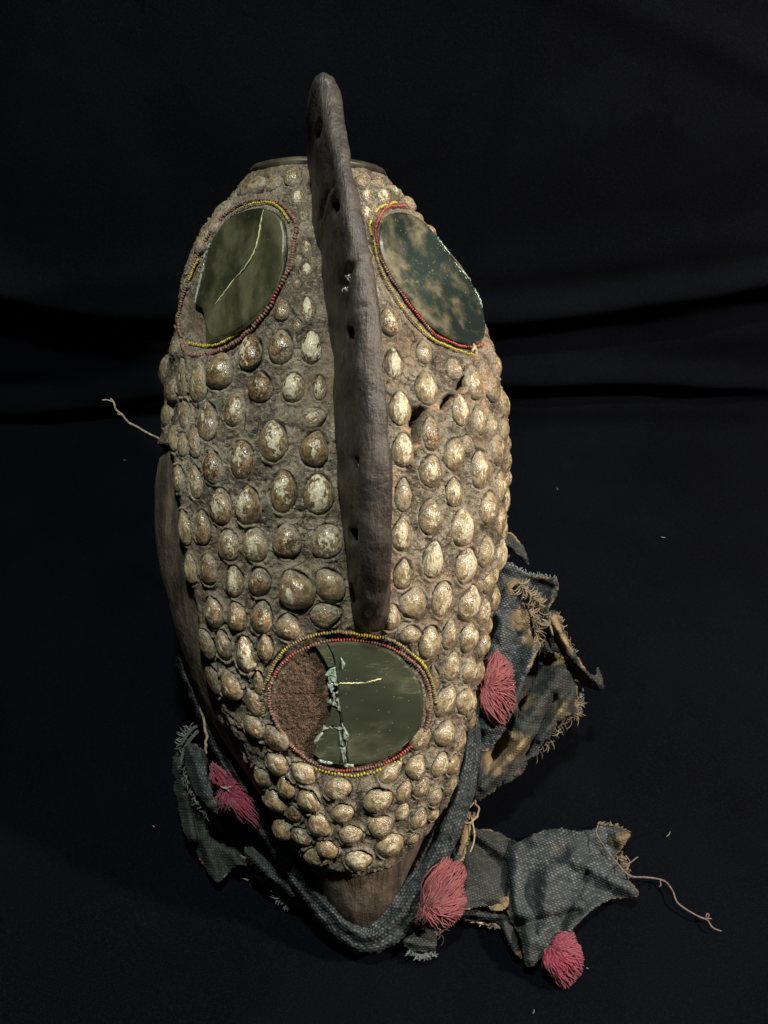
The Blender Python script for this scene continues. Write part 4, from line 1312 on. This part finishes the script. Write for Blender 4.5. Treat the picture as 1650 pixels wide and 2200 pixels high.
sheet('cloth_rag', [(1092, 1650), (1110, 1632), (1126, 1628), (1130, 1645), (1118, 1664), (1096, 1672), (1080, 1668)], lin(1090, 1650, -.020, 1130, 1640, -.030), CLOTH2, [((1100, 1640), (1110, 1664), 9, .004)], [(1110, 1655, 20, .5)], rag=6, ang=.6, seed=14)
dfr = lin(1030, 1600, -.016, 1230, 1500, -.040)
fringe(c2, [(1238, 1500), (1236, 1530), (1206, 1552), (1176, 1592), (1150, 1618)], 22, TFRAY, dfr, 60, .00022, 21, 1.0, (.8, .5))
fringe(c1, [(1110, 1222), (1130, 1236), (1160, 1240), (1192, 1246)], 10, FRAY, dC, 70, .0003, 22, 1.3, (.3, -1))
fringe(c1, [(1132, 1300), (1142, 1330), (1148, 1360), (1145, 1385)], 24, TFRAY, lin(1030, 1400, -.002, 1200, 1300, -.016), 60, .00034, 23, .35, (1, .1))
fringe(c1, [(1112, 1250), (1130, 1268), (1158, 1296)], 22, TFRAY, lin(1030, 1400, .000, 1200, 1300, -.014), 60, .00034, 24, .9, (.7, .7))
fringe(c3, [(1200, 1322), (1215, 1370), (1232, 1405)], 12, TFRAY, lin(1170, 1340, -.010, 1290, 1470, -.034), 45, .00022, 25, 1.3, (1, -.3))
fringe(c3, [(1180, 1308), (1184, 1330), (1178, 1352)], 26, TFRAY, lin(1170, 1340, -.004, 1290, 1470, -.03), 12, .0006, 26, .5, (-.2, 1))
fringe(c2, [(1245, 1490), (1240, 1520)], 14, FRAY, dfr, 30, .0003, 27, .9, (1, .2))

# cloth on the floor, lower right
dE = lambda X, Y: .006 + 0 * X
e1 = sheet('cloth_rag', [(990, 1800), (1010, 1782), (1050, 1783), (1092, 1800), (1118, 1815), (1112, 1850), (1105, 1900), (1092, 1938), (1060, 1946), (1028, 1950), (992, 1952), (975, 1900)],
      lambda X, Y: .022 - .012 * sstep(990, 1090, X), CLOTH2, [((1020, 1790), (1080, 1830), 14, .010), ((1010, 1850), (1070, 1930), 20, .006), ((1095, 1810), (1092, 1930), 10, -.008)], [(1085, 1940, 20, .6)], rag=4, ang=.5, floor=True, seed=15)
e2 = sheet('cloth_rag', [(1078, 1822), (1110, 1812), (1136, 1800), (1160, 1786), (1200, 1780), (1240, 1784), (1272, 1780), (1290, 1772), (1322, 1776), (1352, 1790), (1348, 1806), (1330, 1830), (1322, 1850), (1340, 1862), (1346, 1886), (1360, 1902), (1374, 1922), (1352, 1930), (1318, 1932), (1290, 1944), (1262, 1962), (1236, 1992), (1206, 2022), (1180, 2042), (1160, 2060), (1140, 2077), (1124, 2070), (1122, 2040), (1116, 2010), (1098, 1980), (1088, 1950), (1092, 1910), (1086, 1870), (1074, 1842)],
      lambda X, Y: .007 + .010 * np.exp(-(((X - 1190) / 90) ** 2 + ((Y - 1900) / 80) ** 2)), CLOTH,
      [((1110, 1830), (1110, 1960), 16, .009), ((1085, 1850), (1100, 1960), 6, -.008), ((1130, 1960), (1140, 2060), 14, .009), ((1180, 1880), (1160, 2030), 18, .007), ((1230, 1840), (1360, 1915), 18, .009), ((1110, 1990), (1240, 1960), 10, -.006), ((1150, 1800), (1340, 1800), 16, .006), ((1260, 1880), (1200, 2010), 8, -.004), ((1310, 1800), (1330, 1850), 8, -.005)],
      [(1330, 1815, 24, .85), (1340, 1795, 22, .7), (1200, 1830, 60, .38), (1262, 1815, 44, .38)], rag=5, ang=.35, per=5.2, floor=True, seed=16, res=2.5)
e3 = sheet('cloth_rag', [(990, 1952), (1020, 1952), (1060, 1956), (1086, 1966), (1098, 1984), (1108, 2010), (1118, 2040), (1124, 2062), (1112, 2056), (1094, 2034), (1084, 2008), (1070, 1984), (1040, 1978), (1000, 1978)],
      dE, CLOTH2, [((995, 1962), (1080, 1970), 7, .005), ((1085, 1985), (1112, 2050), 6, .005)], [(1118, 2050, 10, .8)], rag=4, ang=0, floor=True, seed=17)
sheet('cloth_rag', [(1048, 1945), (1070, 1928), (1088, 1926), (1090, 1944), (1078, 1954), (1058, 1956)], lambda X, Y: .014 + 0 * X, CLOTH, [], [(1075, 1942, 30, 1)], rag=7, floor=True, seed=18)
sheet('cloth_rag', [(984, 1752), (1004, 1740), (1022, 1748), (1014, 1780), (1004, 1812), (994, 1842), (976, 1850), (972, 1810)], lambda X, Y: .030 + 0 * X, CLOTH, [((1004, 1750), (985, 1840), 8, .003)], [(1000, 1790, 60, .8)], rag=9, floor=True, seed=19)
fringe(e2, [(1322, 1835), (1335, 1855), (1345, 1880)], 16, TFRAY, lambda X, Y: .006 + 0 * X, 40, .0003, 31, .8, (1, .2), True)
fringe(e2, [(1290, 1772), (1322, 1776), (1350, 1790)], 9, TFRAY, lambda X, Y: .008 + 0 * X, 40, .0003, 32, .9, (.3, -1), True)
fringe(e3, [(1020, 1978), (1050, 1984), (1080, 1990)], 12, TFRAY, lambda X, Y: .004 + 0 * X, 40, .00045, 33, .9, (.2, 1), True)
dF = lambda X, Y: .006 + 0 * X
e4 = sheet('cloth_rag', [(858, 2022), (880, 2006), (905, 1996), (935, 2000), (940, 2020), (936, 2042), (915, 2048), (892, 2046), (872, 2036)], dF, CLOTH2, [((870, 2022), (930, 2030), 9, .005)], [], rag=9, floor=True, seed=20)
fringe(e4, [(880, 2040), (905, 2050), (935, 2042)], 15, FRAY, dF, 90, .00035, 34, 1.0, (0, 1), True)
fringe(e4, [(915, 1990), (940, 1985), (945, 2010)], 22, FRAY, dF, 60, .00015, 35, 2.5, (1, 1), True)

# ------------------------------------------------------------------ threads
def thread(pts, r, mat, dep, parent, floor=False, name='thread', n=60, wob=1.2, extra=()):
    P = []
    for j, p in enumerate([pts] + list(extra)):
        q = smooth_path(p, n if j == 0 else 14)
        sq = np.arange(len(q))
        q = q + np.stack([np.sin(sq * .55 + j), np.cos(sq * .41 + j)], 1) * wob
        h = dep(q[:, 0], q[:, 1])
        P.append(ptz(q[:, 0], q[:, 1], h) if floor else pt(q[:, 0], q[:, 1], h))
    v, f, i = tubes(P, [r] + [r * .7] * len(extra), 6, .4)
    return mesh_obj(name, v, f, mat, parent)
thread([(362, 962), (345, 945), (322, 932), (292, 917), (270, 900), (252, 882), (242, 862), (236, 856)], .00062, THREAD, lin(360, 960, -.02, 240, 860, -.012), MASK, extra=[[(242, 864), (230, 860), (218, 858)], [(262, 893), (252, 888)]])
thread([(431, 1472), (428, 1498), (436, 1540), (444, 1580), (442, 1600), (443, 1618)], .0008, THREAD, lambda X, Y: .014 + 0 * X, band, extra=[[(431, 1472), (436, 1480), (438, 1492)]])
thread([(1284, 1772), (1280, 1790), (1296, 1815), (1318, 1845), (1342, 1873), (1362, 1884), (1386, 1886), (1412, 1888), (1432, 1894), (1444, 1914), (1452, 1936), (1470, 1950), (1500, 1968), (1520, 1978), (1532, 1994), (1549, 2000)], .00052, PTHREAD,
       lambda X, Y: .020 - .015 * sstep(1340, 1400, X), e2, True, extra=[[(1284, 1772), (1290, 1764)], [(1418, 1888), (1420, 1898), (1416, 1904)], [(1520, 1978), (1524, 1966), (1518, 1962), (1516, 1972), (1530, 1974)], [(1340, 1864), (1356, 1850), (1372, 1842)], [(1345, 1868), (1352, 1852), (1345, 1838)]])
thread([(990, 1772), (1006, 1768), (1022, 1758), (1028, 1740), (1020, 1722), (1026, 1708)], .0007, THREAD, lambda X, Y: .035 + 0 * X, band, True, extra=[[(1024, 1712), (1014, 1730), (1002, 1748), (1008, 1760)], [(1010, 1752), (1020, 1790), (1010, 1830)]])
thread([(1018, 1974), (1030, 1982), (1052, 1980), (1070, 1990), (1084, 1992)], .0009, THREAD, lambda X, Y: .006 + 0 * X, e3, True)
thread([(515, 1885), (535, 1892), (542, 1905), (556, 1910)], .0006, THREAD, lambda X, Y: -.03 + 0 * X, ragl)
thread([(400, 1412), (408, 1420), (414, 1418)], .001, THREAD, lambda X, Y: .002 + 0 * X, tabl)

# ------------------------------------------------------------------ tassels
def tassel(outline, pinch, h0, bulge, mat, n, seed, floor=False, label='', r=.00034, loops=.3, knot=None, parent=MASK):
    rg = random.Random(seed)
    o = smooth_path(np.vstack([outline, outline[:1]]), 300)
    pin = np.array(pinch, float)
    cen = o.mean(0)
    P = []; C = []
    n = int(n * 2.8)
    for k in range(n):
        q = o[rg.randrange(300)] + np.array([rg.gauss(0, 1.2), rg.gauss(0, 1.2)])
        lay = rg.random() ** .7
        a = pin + np.array([rg.gauss(0, 5), rg.gauss(0, 7)])
        reach = rg.uniform(.55, 1.0) if rg.random() < .6 else rg.uniform(.94, 1.0)
        e = a + (q - a) * reach
        side = np.array([-(e - a)[1], (e - a)[0]]) * rg.gauss(0, .09)
        L = np.linalg.norm(e - a)
        ns = 9
        pp = []; hh = []
        for j in range(ns):
            s = j / (ns - 1)
            w_ = a + (e - a) * s + side * math.sin(math.pi * s) + np.array([rg.gauss(0, 1.1), rg.gauss(0, 1.1)])
            pp.append(w_)
            hh.append(bulge * lay * (math.sin(math.pi * (.10 + .86 * s)) ** .6) * min(1, L / 45) + rg.gauss(0, .00015))
        pp = np.array(pp); hh = h0 + np.array(hh)
        P.append(ptz(pp[:, 0], pp[:, 1], np.maximum(hh, .001)) if floor else pt(pp[:, 0], pp[:, 1], hh))
        C.append(np.clip(.15 + .75 * lay + rg.gauss(0, .2), 0, 1))
    v, f, i = tubes(P, [r * rg.uniform(.8, 1.3) for _ in P], 5, .35)
    t = np.repeat(np.array(C)[i][:, None], 3, 1)
    ob = mesh_obj('tassel', v, f, mat, parent, attrs={'tint': t})
    ob['label'] = label
    if knot:
        v, f, i = tubes([(ptz if floor else pt)(*np.array(kp, float).T, h0 + bulge * 1.02) for kp in knot], [.0006] * len(knot), 5, .3)
        mesh_obj('stitch', v, f, THREAD, ob)
    return ob
tassel([(1066, 1396), (1074, 1404), (1086, 1412), (1100, 1430), (1106, 1460), (1108, 1500), (1102, 1530), (1090, 1552), (1072, 1562), (1054, 1552), (1036, 1530), (1030, 1500), (1034, 1460), (1036, 1430), (1050, 1414)],
       (1040, 1474), .004, .013, YARN, 420, 51, label='faded pink tassel at the right edge of the mask')
tassel([(454, 1636), (480, 1652), (505, 1668), (528, 1688), (545, 1720), (560, 1748), (572, 1776), (556, 1784), (530, 1774), (505, 1756), (478, 1750), (466, 1730), (462, 1700), (450, 1668)],
       (492, 1694), .004, .014, YARN2, 480, 52, label='magenta tassel at the left edge of the mask', knot=[[(474, 1690), (486, 1694), (496, 1690)], [(484, 1688), (492, 1700)]])
tassel([(955, 1840), (966, 1842), (972, 1850), (992, 1852), (1002, 1872), (996, 1895), (1000, 1925), (1002, 1945), (990, 1970), (970, 1990), (945, 1998), (915, 1994), (894, 1984), (898, 1955), (905, 1932), (925, 1908), (945, 1880)],
       (915, 1952), .008, .014, YARN, 520, 53, label='red pink tassel beside the chin')
tassel([(1222, 1998), (1232, 2004), (1240, 2025), (1250, 2042), (1254, 2065), (1248, 2095), (1232, 2112), (1216, 2122), (1194, 2108), (1176, 2092), (1164, 2070), (1174, 2044), (1196, 2020)],
       (1182, 2036), .002, .014, YARN2, 420, 54, floor=True, label='pink tassel under the corner of the cloth on the floor')

# ------------------------------------------------------------------ black cloth under and behind
def backdrop():
    xs = np.linspace(-.9, .9, 300)
    # profile: floor, a soft turn with sagging folds, then the hanging part
    prof = []
    for y in np.linspace(-.7, .40, 170):
        prof.append((y, 0.0))
    for a in np.linspace(0, math.pi / 2, 24)[1:]:
        prof.append((.40 + .035 * math.sin(a), .035 * (1 - math.cos(a))))
    for z in np.linspace(.036, 1.3, 320)[1:]:
        prof.append((.435 + .03 * (z - .036), z))
    prof = np.array(prof)
    X = np.repeat(xs[None], len(prof), 0)
    Yb = np.repeat(prof[:, :1], len(xs), 1); Zb = np.repeat(prof[:, 1:], len(xs), 1)
    P = np.stack([X, Yb, Zb], -1)
    wall = sstep(.0, .05, Zb)
    # horizontal sagging folds at the foot of the wall, deeper at each side
    def fold(z0, sl, wd, amp, cv=0.0):
        zz = z0 + sl * X + cv * X * X + .006 * fbm(P * np.array([1, 0, 0]), 9, 2, int(z0 * 1000))
        return amp * np.exp(-((Zb - zz) / wd) ** 2)
    d = fold(.115, .01, .013, .030, .35) - fold(.090, -.02, .012, .014, .3) + fold(.062, .03, .012, .028, -.25) - fold(.040, .0, .010, .014) + fold(.150, .04, .02, .012, .2)
    d += fold(.022, -.02, .014, .018)
    d = d * .62
    soft = .010 * fbm(P * np.array([1, 1, .35]), 3.2, 3, 81) + .004 * fbm(P * np.array([.4, 1, 1]), 9, 3, 82)
    wrk = .0016 * (1 - np.abs(fbm(P, 6.5, 3, 90)) * 3) + .0012 * fbm(P, 24, 3, 91)
    diag = wrk + .004 * np.exp(-((Zb - .50 + .35 * (X + .3)) / .014) ** 2) + .003 * np.exp(-((X - .10 - .2 * (Zb - .3)) / .012) ** 2)
    Y = Yb - wall * (d + soft + diag)
    Z = Zb + (1 - wall) * (.0016 * (fbm(P, 7, 3, 83)) + .0007 * (1 - np.abs(fbm(P, 5, 3, 92)) * 3) - .0010 + .0008 * fbm(P * np.array([.3, 1, 1]), 30, 2, 84))
    V = np.stack([X, Y, Z], -1)
    ob = mesh_obj('backdrop_cloth', V, grid_faces(len(prof), len(xs)), BACK)
    ob['kind'] = 'structure'
backdrop()

# ------------------------------------------------------------------ lint specks on the cloth
def lint(px, py, ln, a, label):
    pp = np.array([(px - math.cos(a) * ln, py - math.sin(a) * ln), (px + 1, py + 1), (px + math.cos(a) * ln, py + math.sin(a) * ln)])
    v, f, i = tubes([ptz(pp[:, 0], pp[:, 1], .0022)], [.0004], 5, .6)
    ob = mesh_obj('lint', v, f, LINT)
    ob['label'] = label; ob['category'] = 'lint'; ob['group'] = 'specks of lint on the black cloth'
lint(1146, 2173, 5, 1.9, 'pale lint speck on the black cloth nearest the bottom edge, below the lowest tassel')
lint(1436, 1792, 7, -.9, 'grey lint curl on the black cloth, above the long mauve thread')
lint(1425, 1154, 5, .1, 'pale lint speck on the black cloth at the far right, beside the small flap')
lint(1197, 1050, 3, .8, 'tiny lint speck on the black cloth right of the widest part of the mask')
lint(268, 988, 3, .2, 'tiny lint speck on the black cloth just below the loose pale thread')
lint(330, 1775, 3, .5, 'tiny lint speck on the black cloth left of the left rag')
lint(1262, 2080, 3, .5, 'tiny lint speck on the black cloth right of the lowest tassel')
